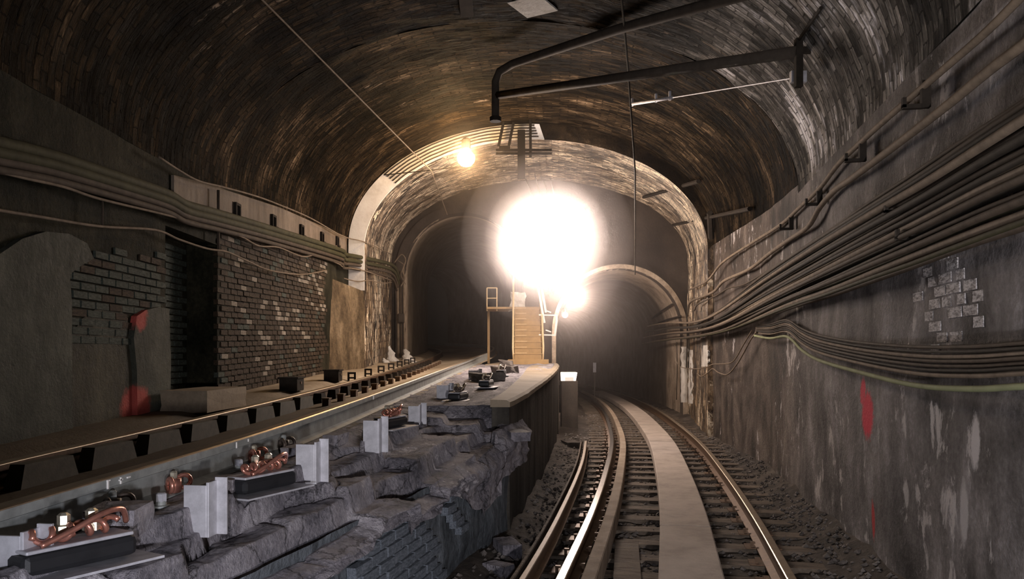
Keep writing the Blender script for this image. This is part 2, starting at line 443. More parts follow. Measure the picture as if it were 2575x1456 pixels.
M['lens'] = emit('lit_white_lens', (1.0, 0.86, 0.72), 2.2)

# ------------------------------------------------------------------ shape of the place
LC = curve1([(-6, -1.1), (0, .07), (5.26, 1.085), (7.5, 1.51), (10, 1.93), (13.4, 2.44), (16.5, 2.79), (21, 3.20), (25, 3.44), (30, 3.58), (37, 3.45), (45, 2.7), (55, 1.0)])  # lower track centre X(Y)
XW = curve1([(-4, -2.75), (2, -1.3), (3, -1.05), (3.9, -.83), (4.6, -.66), (5.5, -.45), (7.5, .0), (10, .33), (13, .66), (17, 1.0), (22, 1.24)])   # dividing wall face
back_px = [(0, 1165), (350, 1085), (700, 1004), (900, 954), (1000, 927), (1080, 900), (1110, 883)]
XF = curve1([(-4, -2.5), (1.2, -1.78), (2.5, -1.62), (4.6, -1.39), (8.4, -1.20), (13, -1.02), (18.3, -.82), (25.6, -.62), (33, -.93), (40, -2.2), (46, -4.6)])
XB = curve1([(-4, -3.0), (1.5, -2.85)] + [((1380 / (y - 837)), (x - CX) / F * (1380 / (y - 837))) for x, y in back_px] + [(36, -3.7), (42, -6.0)])
def ZF(Y): return .92 + .03 * Y
def ZB(Y): return .78 + .03 * Y
XL = -3.3
def XR(Y): return 1.75 + .165 * Y if Y < 11 else lerp(3.565, 4.05, (Y - 11) / 5)
def vault1(Y):
    if Y < 9: return 3.32, 1.95
    t = (Y - 9) / 7
    return lerp(3.42, 3.72, t), lerp(2.10, 2.45, t)
def vpt(Y, th, grow=0.0, Zr=None):
    zs, r = Zr or vault1(Y)
    a, b = XL - grow, XR(Y) + grow
    c, hw = (a + b) / 2, (b - a) / 2
    return Vector((c - hw * math.cos(th), Y, zs + (r + grow) * math.sin(th)))

# ---- vault of the near chamber
def vault_fn(y0, y1):
    def f(u, v):
        Y = lerp(y0, y1, u); th = math.pi * v
        p = vpt(min(max(Y, y0), y1 - 1e-4), th)
        n = Vector((-math.cos(th), 0, math.sin(th)))
        d = 0.035 * fbm((p.x * 1.2, p.y * 2.2, p.z * 1.2), 1.0, 4) + 0.012 * fbm((p.x * 3, p.y * 14, p.z * 3), 1.0, 2)
        k = math.sin(th) ** 0.5 if 0 < v < 1 else 0
        return p + n * d * k
    return f
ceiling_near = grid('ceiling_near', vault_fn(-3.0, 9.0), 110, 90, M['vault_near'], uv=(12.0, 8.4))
ceiling_far = grid('ceiling_far', vault_fn(9.0, 16.0), 120, 110, M['vault'], uv=(7.0, 9.6))
# step between the two vaults
grid('trim_1', lambda u, v: vpt(8.999, math.pi * v, grow=0.16 * u), 1, 60, M['vault'])
# dark ring just behind the step, as the next vault is set back
# ---- right wall
def wr(u, v):
    Y = lerp(-3.0, 16.0, u); zs = vault1(Y)[0]
    Z = lerp(-.45, zs, v)
    x = XR(Y) + 0.03 * fbm((Y * 1.3, Z * 1.0, 3.7), 1.0, 4) * math.sin(math.pi * min(v, .97)) ** .3
    return (x, Y, Z)
wall_right = grid('wall_right', wr, 150, 50, M['wall_right'], flip=True)
# ---- left wall with its recess
REC0, REC1, RECD = 7.57, 8.9, 0.34
def wl(y0, y1, x0=XL, z0=.3):
    def f(u, v):
        Y = lerp(y0, y1, u); Z = lerp(z0, vault1(min(Y, y1 - 1e-4))[0], v)
        return (x0 + 0.012 * fbm((Y * 1.5, Z * 1.5, 9.1), 1.0, 3), Y, Z)
    return f
wall_left = grid('wall_left', wl(-3.0, REC0), 70, 40, M['wall_left'])
grid('wall_left_far', wl(REC1, 16.0), 70, 40, M['wall_left'])
RECT = 2.72
rec = MB()
rec.add([(XL - RECD, REC0, .3), (XL - RECD, REC1, .3), (XL - RECD, REC1, RECT), (XL - RECD, REC0, RECT)], [(0, 1, 2, 3)])
rec.add([(XL, REC0, .3), (XL - RECD, REC0, .3), (XL - RECD, REC0, RECT), (XL, REC0, RECT)], [(0, 1, 2, 3)])
rec.add([(XL, REC1, .3), (XL - RECD, REC1, .3), (XL - RECD, REC1, RECT), (XL, REC1, RECT)], [(0, 1, 2, 3)])
rec.add([(XL, REC0, RECT), (XL - RECD, REC0, RECT), (XL - RECD, REC1, RECT), (XL, REC1, RECT)], [(0, 1, 2, 3)])
rec.add([(XL, REC0, RECT), (XL, REC1, RECT), (XL, REC1, 3.32), (XL, REC0, 3.32)], [(0, 1, 2, 3)])
wall_recess = tag(rec.build('wall_recess', M['wall_left']), kind='structure')

# ---- ring arch at Y=16 and second chamber up to the bulkhead at Y=22
Y1, YB = 16.0, 22.0
def ell(c, hw, zs, r, th): return (c - hw * math.cos(th), zs + r * math.sin(th))
R1O = ((XL + XR(Y1)) / 2, (XR(Y1) - XL) / 2, 3.72, 2.45)
R1I = (.485, 3.455, 3.62, 2.22)
R2O = (.77, 4.10, 4.10, 2.25)
def ringface(u, v):
    a = ell(*R1O, math.pi * v); b = ell(*R1I, math.pi * v)
    return (lerp(a[0], b[0], u), Y1, lerp(a[1], b[1], u))
grid('trim_2', ringface, 2, 90, M['vault'])
tr = MB()
tr.add([(XL, Y1, .3), (-2.97, Y1, .3), (-2.97, Y1, 3.62), (XL, Y1, 3.72)], [(0, 1, 2, 3)])
tr.add([(XR(Y1), Y1, -.4), (3.94, Y1, -.4), (3.94, Y1, 3.62), (XR(Y1), Y1, 3.72)], [(0, 1, 2, 3)])
tag(tr.build('trim_3', M['chamber']), kind='structure')
def ch2(u, v):
    t = u
    c, hw, zs, r = [lerp(a, b, t) for a, b in zip(R1I, R2O)]
    Y = lerp(Y1, YB, u)
    if v < .2: x, z = c - hw, lerp(-.4, zs, v / .2)
    elif v > .8: x, z = c + hw, lerp(zs, -.4, (v - .8) / .2)
    else: x, z = ell(c, hw, zs, r, math.pi * (v - .2) / .6)
    cx, cz = x - c, z - zs
    l = max(1e-3, math.hypot(cx, cz)); d = 0.05 * fbm((x * 1.4, Y * 2.4, z * 1.2), 1.0, 4) * (1 if .02 < u < .98 else 0)
    return (x + d * cx / l, Y, z + d * max(0, cz) / l)
ceiling_chamber = grid('ceiling_chamber', ch2, 90, 160, M['chamber'], uv=(6.0, 17.0))

# ---- bulkhead with the two portals (2D curve with holes -> mesh)
def arch_pts(cx, hw, z0, zs, r, n=28):
    pts = [(cx - hw, z0)]
    pts += [ell(cx, hw, zs, r, math.pi * i / n) for i in range(n + 1)]
    pts += [(cx + hw, z0)]
    return pts
PORT_R = (2.97, 1.76, -.35, 2.15, 1.76)
PORT_L = (-1.34, 1.65, 1.2, 3.78, 1.66)
cu = bpy.data.curves.new('bulkhead', 'CURVE'); cu.dimensions = '2D'; cu.fill_mode = 'BOTH'; cu.extrude = 0.2
outer = [(-3.8, -.5), (-3.8, 4.1)] + [ell(.77, 4.5, 4.1, 2.6, math.pi * i / 40) for i in range(1, 40)] + [(5.3, 4.1), (5.3, -.5)]
for pl in (outer, arch_pts(*PORT_R), arch_pts(*PORT_L)):
    sp = cu.splines.new('POLY'); sp.points.add(len(pl) - 1); sp.use_cyclic_u = True
    for p, q in zip(sp.points, pl): p.co = (q[0], q[1], 0, 1)
tmp = bpy.data.objects.new('tmp', cu)
C.objects.link(tmp)
bpy.context.view_layer.update()
me = bpy.data.meshes.new_from_object(tmp.evaluated_get(bpy.context.evaluated_depsgraph_get()))
bpy.data.objects.remove(tmp)
for v in me.vertices:
    x, y, z = v.co
    v.co = (x, YB + .2 - z, y)
me.materials.clear(); me.materials.append(M['bulkhead'])
wall_back = bpy.data.objects.new('wall_back', me); C.objects.link(wall_back); wall_back['kind'] = 'structure'

def tunnel(name, cf, port, y0, y1, zf, mat, n=60):
    cx, hw, z0, zs, r = port
    def f(u, v):
        Y = lerp(y0, y1, u); dz = zf(Y) - zf(y0)
        c = cx + cf(Y) - cf(y0)
        sl = (cf(Y + .1) - cf(Y - .1)) / .2
        k = math.sqrt(1 + sl * sl)
        if v < .2: x, z = -hw, lerp(z0, zs, v / .2)
        elif v > .8: x, z = hw, lerp(zs, z0, (v - .8) / .2)
        else: x, z = ell(0, hw, zs, r, math.pi * (v - .2) / .6)
        x += .02 * fbm((Y, x, z), 1.5, 3)
        return (c + x / k * 1.0, Y + x * -sl / k, z + dz)
    return grid(name, f, n, 60, mat)
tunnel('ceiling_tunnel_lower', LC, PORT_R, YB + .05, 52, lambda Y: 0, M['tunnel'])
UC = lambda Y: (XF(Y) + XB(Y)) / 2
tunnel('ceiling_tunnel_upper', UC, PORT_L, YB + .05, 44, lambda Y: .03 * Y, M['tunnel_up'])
# raised arch lips around the portals
def lip(name, port, wd, mat, proud=.10):
    cx, hw, z0, zs, r = port
    fr = []
    prof = [(0, 0), (wd, 0), (wd, -proud), (0, -proud)]
    pts = arch_pts(*port, n=36)
    mb = MB()
    vs = []; fs = []
    for i, (x, z) in enumerate(pts):
        a = pts[max(i - 1, 0)]; b = pts[min(i + 1, len(pts) - 1)]
        tx, tz = b[0] - a[0], b[1] - a[1]; l = math.hypot(tx, tz); nx, nz = -tz / l, tx / l
        if nx * (x - cx) + nz * (z - zs) < 0: nx, nz = -nx, -nz
        if i in (0, len(pts) - 1): nz = 0; nx = math.copysign(1, x - cx)
        for s, q in prof: vs.append((x + nx * s, YB - .0 + q, z + nz * s))
    for i in range(len(pts) - 1):
        for k in range(4): fs.append((i*4 + k, i*4 + (k+1) % 4, i*4 + 4 + (k+1) % 4, i*4 + 4 + k))
    mb.add(vs, fs)
    return tag(mb.build(name, mat), kind='structure')
lip('trim_4', PORT_R, .11, M['tunnel'])
lip('trim_5', PORT_L, .22, M['bulkhead'])

# ---- white painted band on the left of the ring arch
bd = MB(); vs = []; fs = []; nb = 60
TH1 = math.pi * .515
prof_pts = []
for i in range(nb + 1):
    t = i / nb
    if t < .18:
        z = lerp(2.80, 3.66, t / .18); o = (XL + .02, z); q = (-2.965, z)
    else:
        th = TH1 * (t - .18) / .82
        o = ell(R1O[0], R1O[1] - .02, R1O[2], R1O[3] - .03, th); q = ell(*R1I, th)
    prof_pts.append((o, q))
for o, q in prof_pts:
    for (x, z), y in ((o, Y1), (q, Y1), (q, Y1 - .05), (o, Y1 - .05)): vs.append((x, y, z))
for i in range(nb):
    for k in range(4): fs.append((i*4 + k, i*4 + (k+1) % 4, i*4 + 4 + (k+1) % 4, i*4 + 4 + k))
fs += [(0, 1, 2, 3), tuple(nb * 4 + k for k in (3, 2, 1, 0))]
bd.add(vs, fs)
band = tag(bd.build('trim_6', M['band']), kind='structure')
band['label'] = 'white painted band up the left half of the ring arch'
# thick foot of the pier below the band
pf = MB()
pf.add([(XL, 14.2, .9), (-2.97, 16.02, .9), (-2.97, 16.02, 2.78), (XL, 14.6, 2.9), (XL - .1, 16.02, .9), (XL - .1, 16.02, 2.9)],
       [(0, 1, 2, 3), (0, 4, 1), (3, 2, 5)])
tag(pf.build('wall_pier_foot', M['pier']), kind='structure')

# ---- lower floor (ballast), upper floor, bench, dividing wall
def floor_fn(u, v):
    Y = lerp(-3, 54, u ** 1.5)
    a = XW(Y) - .1 if Y < 22 else LC(Y) - 1.9
    b = (XR(min(Y, 16)) + .1) if Y < 16 else (lerp(4.1, 4.95, (Y - 16) / 6) if Y < 22 else LC(Y) + 1.9)
    X = lerp(a, b, v)
    d = X - LC(Y)
    z = -.19 + .025 * fbm((X * 5, Y * 5, 0), 1.0, 3)
    z += sstep(1.0, 1.9, d) * (.28 + .08 * fbm((X * 1.5, Y * 1.5, 3), 1.0, 3)) * (1 - .5 * sstep(15, 20, Y))
    z += sstep(-1.0, -1.7, d) * (.10 + .10 * fbm((X * 2, Y * 2, 7), 1.0, 3))
    return (X, Y, z)
floor = grid('floor', floor_fn, 190, 90, M['ballast'], flip=True)
def floor_up(u, v):
    Y = lerp(-3, 46, u ** 1.4)
    xb, xf = XB(Y), XF(Y)
    left = XL - .4 if Y < 22 else xb - 1.0
    right = xf + .14
    knots = [(0, left), (.25, xb - .22), (.36, xb + .22), (.85, xf - .15), (1.0, right)]
    for (v0, x0), (v1, x1) in zip(knots, knots[1:]):
        if v <= v1 + 1e-6:
            X = lerp(x0, x1, (v - v0) / (v1 - v0)); break
    if X < xb - .1: z = lerp(ZB(Y) - .15, ZB(Y) - .02, sstep(xb - .1, xb - .5, X))
    else: z = lerp(ZB(Y), ZF(Y), clamp((X - xb) / (xf - xb))) - .15
    return (X, Y, z + .012 * fbm((X * 4, Y * 4, 1), 1.0, 3))
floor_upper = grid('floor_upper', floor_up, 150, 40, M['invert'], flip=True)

# bench of broken concrete between the upper track and the dividing wall
def bench_z(X, Y):
    xf, xw = XF(Y) + .08, XW(Y)
    t = clamp((X - xf) / (xw - xf))
    zi = ZF(Y) - .145
    ze = lerp(.62, .66, clamp((Y - 3) / 2)) + sstep(5.2, 7.4, Y) * .17
    e1 = .46 + .10 * fbm((Y * 1.1, 3, 3), 1.0, 3); e2 = .80 + .06 * fbm((Y * 1.6, 7, 3), 1.0, 3)
    base = zi - .03 * t
    base = lerp(base, lerp(zi, ze, .45), sstep(e1, e1 + .05, t))
    base = lerp(base, ze, sstep(e2, e2 + .05, t))
    # fractured slabs
    pts = noise.voronoi(Vector((X * 1.5 + .15 * fbm((X, Y, 2), 2.0, 2), Y * 1.15, 0.3)))
    c = pts[1][0]; h = noise.cell(Vector((c.x * 7.3 + 11, c.y * 7.3, 5.0)))
    gap = pts[0][1] - pts[0][0]
    amp = sstep(.12, .3, t)
    z = base + amp * (.06 * (h - .5) + .014 * fbm((X * 3, Y * 3, 4), 1.0, 3)) - amp * .03 * (1 - sstep(0.0, .03, gap))
    z += .005 * fbm((X * 12, Y * 12, 4), 1.0, 4)
    return z
def bench_fn(u, v):
    Y = lerp(.8, 8.2, u)
    xf, xw = XF(Y) + .08, XW(Y)
    if v < .72:
        X = lerp(xf, xw, v / .72)
        return (X, Y, bench_z(X, Y))
    t = (v - .72) / .28
    z0 = bench_z(xw, Y)
    # rough broken brow, then the wall face below
    n = fbm((Y * 2.2, t * 3, 8), 1.0, 4)
    X = xw + .10 * sstep(0, .25, t) - .05 * sstep(.3, .6, t) + .05 * n * sstep(0, .1, t)
    return (X, Y, lerp(z0, z0 - lerp(.42, .13, sstep(1.8, 2.5, Y) * (1 - sstep(5.4, 6.2, Y))), t))
bench = grid('floor_bench', bench_fn, 340, 150, M['bench'], smooth=True, flip=True)
# dividing wall: rough face, then the smooth parapet further on
def face_fn(u, v):
    Y = lerp(-2.0, 8.0, u)
    z = lerp(-.35, .62, v)
    return (XW(Y) - .02 + .035 * fbm((Y * 2, z * 2.4, 5), 1.0, 4), Y, z)
wall_center = grid('wall_center', face_fn, 140, 24, M['center'])
def long_block(prof, y0, y1, n=40):
    vs = []; fs = []; k_ = None
    for i in range(n + 1):
        Y = lerp(y0, y1, i / n)
        ring = prof(Y, i / n); k_ = len(ring)
        vs += [(a, Y, b) for a, b in ring]
    for i in range(n):
        for k in range(k_): fs.append((i*k_ + k, i*k_ + (k+1) % k_, (i+1)*k_ + (k+1) % k_, (i+1)*k_ + k))
    fs += [tuple(range(k_)), tuple(n*k_ + k for k in reversed(range(k_)))]
    return MB().add(vs, fs)
def par_z(t): return lerp(1.07, 1.30, t)
def par_w(t): return lerp(.16, .55, clamp(t * 1.3))
par = tag(long_block(lambda Y, t: [(XW(Y) + .02 * fbm((Y * 2, 0, 0), 1.0, 3), -.35), (XW(Y) + .02 * fbm((Y * 2, 4, 0), 1.0, 3), par_z(t) - .06), (XW(Y) - par_w(t), par_z(t) - .06), (XW(Y) - par_w(t), .5)], 7.35, 17.1).build('wall_parapet', M['face_dark']), kind='structure')
long_block(lambda Y, t: [(XW(Y) + .012 + .012 * fbm((Y * 3, 2, 0), 1.0, 3), par_z(t) - .065), (XW(Y) + .012 + .012 * fbm((Y * 3, 2, 0), 1.0, 3), par_z(t) - .02), (XW(Y) - .02, par_z(t)), (XW(Y) - par_w(t) - .01, par_z(t) + .005), (XW(Y) - par_w(t) - .01, par_z(t) - .065)], 7.33, 17.12).build('coping', M['parapet'], par)
# solid pier between the two tracks in front of the bulkhead and floor infill behind the parapet
pr = MB(); vs = []; fs = []; n = 12
for i in range(n + 1):
    Y = lerp(16.9, 22.05, i / n)
    for a, b in ((XW(Y), -.35), (XW(Y), 1.29), (XF(Y) + .3, 1.31), (XF(Y) + .05, .6)): vs.append((a, Y, b))
for i in range(n):
    for k in range(4): fs.append((i*4 + k, i*4 + (k+1) % 4, i*4 + 4 + (k+1) % 4, i*4 + 4 + k))
fs += [tuple(range(4)), tuple(n*4 + k for k in (3, 2, 1, 0))]
pr.add(vs, fs)
tag(pr.build('wall_pier', M['parapet']), kind='structure')
def infill(u, v):
    Y = lerp(7.3, 17.2, u); a = XF(Y) + .05; b = XW(Y) - .1
    X = lerp(a, b, v)
    if u == 0: return (X, Y - .03, .45)
    return (X, Y, lerp(ZF(Y) - .15, ZF(Y) - .12, v) + .03 * fbm((X * 5, Y * 5, 2), 1.0, 4))
grid('floor_rubble', infill, 90, 20, M['bench'], flip=True)

# ---- ray casting on the shell, to hang things on the real walls
def bvh_of(objs):
    vs = []; fs = []
    for o in objs:
        b = len(vs); vs += [v.co.copy() for v in o.data.vertices]; fs += [tuple(i + b for i in p.vertices) for p in o.data.polygons]
    return BVHTree.FromPolygons(vs, fs)
shell = bvh_of([o for o in C.objects if o.type == 'MESH' and o.name.split('_')[0] in ('ceiling', 'wall', 'trim')])
ground = bvh_of([o for o in C.objects if o.type == 'MESH' and o.name.split('.')[0] in ('coping', 'floor', 'floor_upper', 'floor_bench', 'floor_rubble', 'wall_parapet', 'wall_pier')])
EYE = Vector((0, 0, CZ))
def hit(px, py, off=0.05):
    d = (P(px, py, 1.0) - EYE).normalized()
    loc, nrm, idx, dist = shell.ray_cast(EYE, d)
    if loc is None: return P(px, py, 20)
    return EYE + d * (dist - off / max(.12, abs(nrm.dot(d))) if off else dist)
def drop(X, Y, z=5.0):
    loc, nrm, idx, dist = ground.ray_cast(Vector((X, Y, z)), Vector((0, 0, -1)))
    return loc.z if loc else 0.0
def hitg(px, py):
    d = (P(px, py, 1.0) - EYE).normalized()
    loc, nrm, idx, dist = ground.ray_cast(EYE, d)
    return loc if loc else PZ(px, py, .8)
M['guard_dark'] = plain('dark_olive_iron', (.075, .066, .048), 0.75, 0.1, 0.35, 9, 0.3)
M['ballast_stone'] = grime('grey_ballast_stone', [(0.3, (.06, .05, .043)), (0.5, (.13, .112, .10)), (0.7, (.24, .21, .19))], scale=3, stretch=(1, 1, 1), bump=.4)
ORD = ['first', 'second', 'third', 'fourth', 'fifth', 'sixth', 'seventh', 'eighth', 'ninth', 'tenth', 'eleventh', 'twelfth', 'thirteenth', 'fourteenth', 'fifteenth', 'sixteenth', 'seventeenth', 'eighteenth', 'nineteenth']
M['rail_contact'] = plain('brown_contact_rail_head', (.22, .165, .12), 0.6, 0.3, 0.25, 8, 0.05)
# ================================================================== floodlight first, its lens swollen to the size of its glare
def bloblamp():
    c = P(1375, 605, 14.2)
    t = thing('floodlight', c, 'white floodlight with its glare built into the lens, hanging between the two tunnel mouths', 'floodlight')
    mb = MB(); nu, nv = 40, 24; vs = []; fs = []
    ex = 2.25
    def se(a, e): return math.copysign(abs(a) ** (2 / e), a)
    for j in range(nv + 1):
        ph = -math.pi / 2 + math.pi * j / nv
        for i in range(nu):
            th = 2 * math.pi * i / nu
            vs.append((.83 * se(math.cos(ph), ex) * se(math.cos(th), ex), .42 * se(math.cos(ph), ex) * se(math.sin(th), ex), .78 * se(math.sin(ph), ex)))
    for j in range(nv):
        for i in range(nu): fs.append((j*nu + i, j*nu + (i+1) % nu, (j+1)*nu + (i+1) % nu, (j+1)*nu + i))
    vs = [(x * .98 + z * .06, y, z * .99 + x * .04) for x, y, z in vs]
    mb.add(vs, fs).build('lens', M['flood'], t, smooth=True)
    fr = MB()
    fr.box((0, .30, .62), (.7, .05, .06)); fr.box((-.34, .30, .40), (.05, .05, .5)); fr.box((.34, .30, .40), (.05, .05, .5))
    fr.build('frame', M['steel_pale'], t)
    for px, py in ((1322, 450), (1345, 440), (1368, 455), (1384, 450)):
        top = hit(px, py, .02)
        a = top - c
        b = Vector(((px - 1350) * .006, .30, .62))
        MB().tube([b, a], .014, 6).build('hanger', M['steel_pale'], t)
    return t
bloblamp()

# ================================================================== lower track
RAILP = [(-.066, -.155), (.066, -.155), (.066, -.143), (.012, -.125), (.010, -.045), (.034, -.036), (.034, -.004), (-.034, -.004), (-.034, -.036), (-.010, -.045), (-.012, -.125), (-.066, -.143)]
HEADP = [(-.034, -.004), (.034, -.004), (.033, .0), (.026, .004), (-.026, .004), (-.033, .0)]
def frames(xf, zf, y0, y1, step=.35, off=0.0, up=0.0):
    out = []; n = max(2, int((y1 - y0) / step))
    for i in range(n + 1):
        Y = lerp(y0, y1, i / n); sl = (xf(Y + .05) - xf(Y - .05)) / .1
        k = math.sqrt(1 + sl * sl); s = Vector((1 / k, -sl / k, 0))
        o = Vector((xf(Y), Y, zf(Y) + up)) + s * off
        out.append((o, s, Vector((0, 0, 1))))
    return out
def rail(name, label, xf, zf, y0, y1, off, mb_mat, head_mat, cat='rail'):
    o = MB().sweep(RAILP, frames(xf, zf, y0, y1, off=off)).build(name, mb_mat)
    tag(o, label, cat)
    MB().sweep(HEADP, frames(xf, zf, y0, y1, off=off)).build('rail_head', head_mat, o)
    return o
Z0 = lambda Y: 0.0
rail('running_rail', 'polished running rail on the left of the lower track', LC, Z0, .6, 50, -.752, M['rust'], M['rail_top'])
rail('running_rail', 'rusty brown running rail on the right of the lower track', LC, Z0, .6, 50, .752, M['rust'], M['rail_dull'])
o = MB().sweep([(-.05, -.16), (.05, -.16), (.05, .012), (.042, .02), (-.042, .02), (-.05, .012)], frames(LC, Z0, .6, 34, off=-.565)).build('guard_timber', M['guard'])
tag(o, 'pale guard timber running just inside the polished left rail', 'guard timber')
# ties
TENS = {20: ('twenty', 'twentieth'), 30: ('thirty', 'thirtieth'), 40: ('forty', 'fortieth'), 50: ('fifty', 'fiftieth')}
def ordinal(i):
    n_ = i + 1
    if n_ <= 19: return ORD[i]
    t_, u_ = n_ // 10 * 10, n_ % 10
    return TENS[t_][1] if u_ == 0 else TENS[t_][0] + '-' + ORD[u_ - 1]
Y = 5.35; k = 0
plate_me = MB().box((0, 0, 0), (.30, .17, .014)).mesh('tie_plate')
plate_me.materials.append(M['rust'])
spike_me = MB().box((0, 0, .02), (.022, .022, .05)).box((0.008, 0, .05), (.04, .034, .014)).mesh('spike'); spike_me.materials.append(M['rust'])
tie_me = MB().box((0, 0, -.075), (2.42, .20, .15)).mesh('tie'); tie_me.materials.append(M['tie'])
while Y < 32:
    sl = (LC(Y + .05) - LC(Y - .05)) / .1
    o = bpy.data.objects.new('timber_tie', tie_me); C.objects.link(o)
    o.location = (LC(Y) + random.uniform(-.03, .03), Y, -.158); o.rotation_euler = (random.uniform(-.01, .01), 0, -math.atan(sl) + random.uniform(-.012, .012))
    tag(o, ordinal(k) + ' dark timber tie from the camera under the lower track', 'railway tie', 'timber ties of the lower track')
    if Y < 18:
        for s in (-1, 1):
            p = bpy.data.objects.new('tie_plate', plate_me); C.objects.link(p); p.parent = o; p.location = (s * .752, 0, .003)
            for q in (-1, 1):
                sp_ = bpy.data.objects.new('spike', spike_me); C.objects.link(sp_); sp_.parent = p
                sp_.location = (q * .095, q * .05, -.005); sp_.rotation_euler = (0, 0, 0 if q < 0 else math.pi)
    Y += .53; k += 1
# walkway slabs
seams = [.5, 6.87, 13.7, 20.5, 27.3, 34]
names_ = ['nearest the camera', 'second from the camera', 'third from the camera', 'fourth from the camera', 'farthest into the lower tunnel']
for a, b, nm in zip(seams, seams[1:], names_):
    o = MB().sweep([(-.215, -.13), (.215, -.13), (.215, -.004), (.205, .004), (-.205, .004), (-.215, -.004)], frames(LC, Z0, a + .012, b - .012, off=.10, up=.01)).build('walkway_slab', M['slab'])
    tag(o, 'long grey walkway slab between the lower rails, ' + nm, 'slab', 'walkway slabs of the lower track')
# flat boards beside the guard timber in the foreground
for i, (yy, ln, rz, lb) in enumerate(((3.9, 1.25, -.36, 'dark flat board beside the guard timber, closest to the camera'), (5.1, 1.1, -.30, 'dark flat board beside the guard timber, middle of three'), (6.3, 1.2, -.26, 'dark flat board beside the guard timber, farthest of three'))):
    o = MB().box((0, 0, 0), (.2, ln, .03)).build('flat_board', M['tie'], bevel=.004)
    o.location = (LC(yy) - .375, yy, -.135); o.rotation_euler = (0, .02, rz + .12)
    tag(o, lb, 'board')
# contact rail with cover board
CRZ = lambda Y: .07 - .08 * sstep(13.2, 13.9, Y)
CR = curve1([(1, -.75), (4.83, .03), (7.07, .42), (10.5, .92), (13.9, 1.30)])
CP = [(a * .62, b * .8) for a, b in RAILP]
o = tag(MB().sweep(CP, frames(CR, CRZ, 1.0, 13.9)).build('contact_rail', M['rust']), 'thin contact rail with a bright edge left of the lower track', 'rail')
MB().sweep([(a * .62, b * .8) for a, b in HEADP], frames(CR, CRZ, 1.0, 13.9)).build('rail_head', M['rail_contact'], o)
MB().sweep([(-.085, -.12), (-.065, -.12), (-.065, -.012), (-.085, -.012)], frames(CR, CRZ, 1.0, 13.9)).build('side_board', M['tie'], o)
ins = MB().lathe([(.06, 0), (.06, .05), (.045, .06), (.045, .09), (.06, .10), (.06, .13)], n=10).mesh('insulator'); ins.materials.append(M['steel_dark'])
for i in range(6):
    yy = 2.8 + 2.0 * i
    p = bpy.data.objects.new('insulator', ins); C.objects.link(p); p.parent = o; p.location = (CR(yy), yy, -.18)
# loose concrete blocks in the trench
def rock(sx, sy, sz, seed, cuts=1, jag=.18):
    bm = bmesh.new(); bmesh.ops.create_cube(bm, size=1.0)
    bmesh.ops.subdivide_edges(bm, edges=bm.edges, cuts=cuts, use_grid_fill=True)
    for v in bm.verts:
        d = fbm((v.co.x * 1.7 + seed * 3.1, v.co.y * 1.7, v.co.z * 1.7 + seed), 1.0, 3)
        v.co *= 1 + jag * d
        v.co.x *= sx; v.co.y *= sy; v.co.z *= sz
    me = bpy.data.meshes.new('rock'); bm.to_mesh(me); bm.free()
    return me
def put_rock(name, px, py, size, label, cat, mat, rz=0, seed=1, ontop=True, jag=.18, sink=.3):
    me = rock(*size, seed, 2, jag); me.materials.append(mat)
    o = bpy.data.objects.new(name, me); C.objects.link(o)
    h = hitg(px, py)
    o.location = (h.x, h.y, drop(h.x, h.y, 2.2) + size[2] * (.5 - sink)); o.rotation_euler = (0, 0, rz)
    return tag(o, label, cat)
put_rock('concrete_block', 1275, 1395, (.16, .30, .16), 'squarish concrete block lying in the trench by the contact rail', 'concrete block', M['bench'], .3, 3, jag=.08)
put_rock('concrete_block', 1255, 1440, (.14, .2, .10), 'small dark block in the trench at the bottom of the picture', 'concrete block', M['bench'], .9, 5, jag=.1)
put_rock('concrete_block', 1300, 1350, (.18, .34, .08), 'flat concrete piece in the trench behind the squarish block', 'concrete block', M['bench'], .2, 8, jag=.1)
put_rock('concrete_block', 1436, 1122, (.24, .4, .12), 'low concrete lump where the contact rail ends', 'concrete block', M['ballast'], .2, 9, jag=.15)

# ballast stones: nobody could count them
st = MB()
rnd = random.Random(3)
OCT = [(1, 0, 0), (0, 1, 0), (-1, 0, 0), (0, -1, 0), (0, 0, 1), (0, 0, -1)]
OF = [(0, 1, 4), (1, 2, 4), (2, 3, 4), (3, 0, 4), (1, 0, 5), (2, 1, 5), (3, 2, 5), (0, 3, 5)]
cnt = 0
while cnt < 7500:
    Y = 2.5 + 20 * rnd.random() ** 1.6
    q = rnd.random()
    d = rnd.uniform(.95, 2.6) if q < .5 else (rnd.uniform(-1.7, -.9) if q < .75 else rnd.uniform(-.5, .7))
    X = LC(Y) + d
    if X > XR(min(Y, 16)) - .03 or X < XW(Y) + .05: continue
    u = ((Y + 3) / 57) ** (1 / 1.5)
    a = XW(Y) - .1; b = XR(min(Y, 16)) + .1
    z = floor_fn(u, clamp((X - a) / (b - a)))[2] if Y < 16 else -.17
    s = rnd.uniform(.012, .03) * (1.5 if rnd.random() < .08 else 1)
    an = rnd.uniform(0, 6.28); ca, sa = math.cos(an), math.sin(an)
    vs = []
    for x, y, zz in OCT:
        x *= s * rnd.uniform(.7, 1.3); y *= s * rnd.uniform(.7, 1.3); zz *= s * rnd.uniform(.5, .9)
        x, y = x + .3 * zz, y - .2 * zz
        vs.append((X + x * ca - y * sa, Y + x * sa + y * ca, z + zz + s * .25))
    st.add(vs, OF); cnt += 1
o = st.build('ballast_stones', M['ballast_stone'] if 'ballast_stone' in M else M['ballast'])
tag(o, 'dirty grey ballast stones strewn along the lower track', 'ballast', kind='stuff')

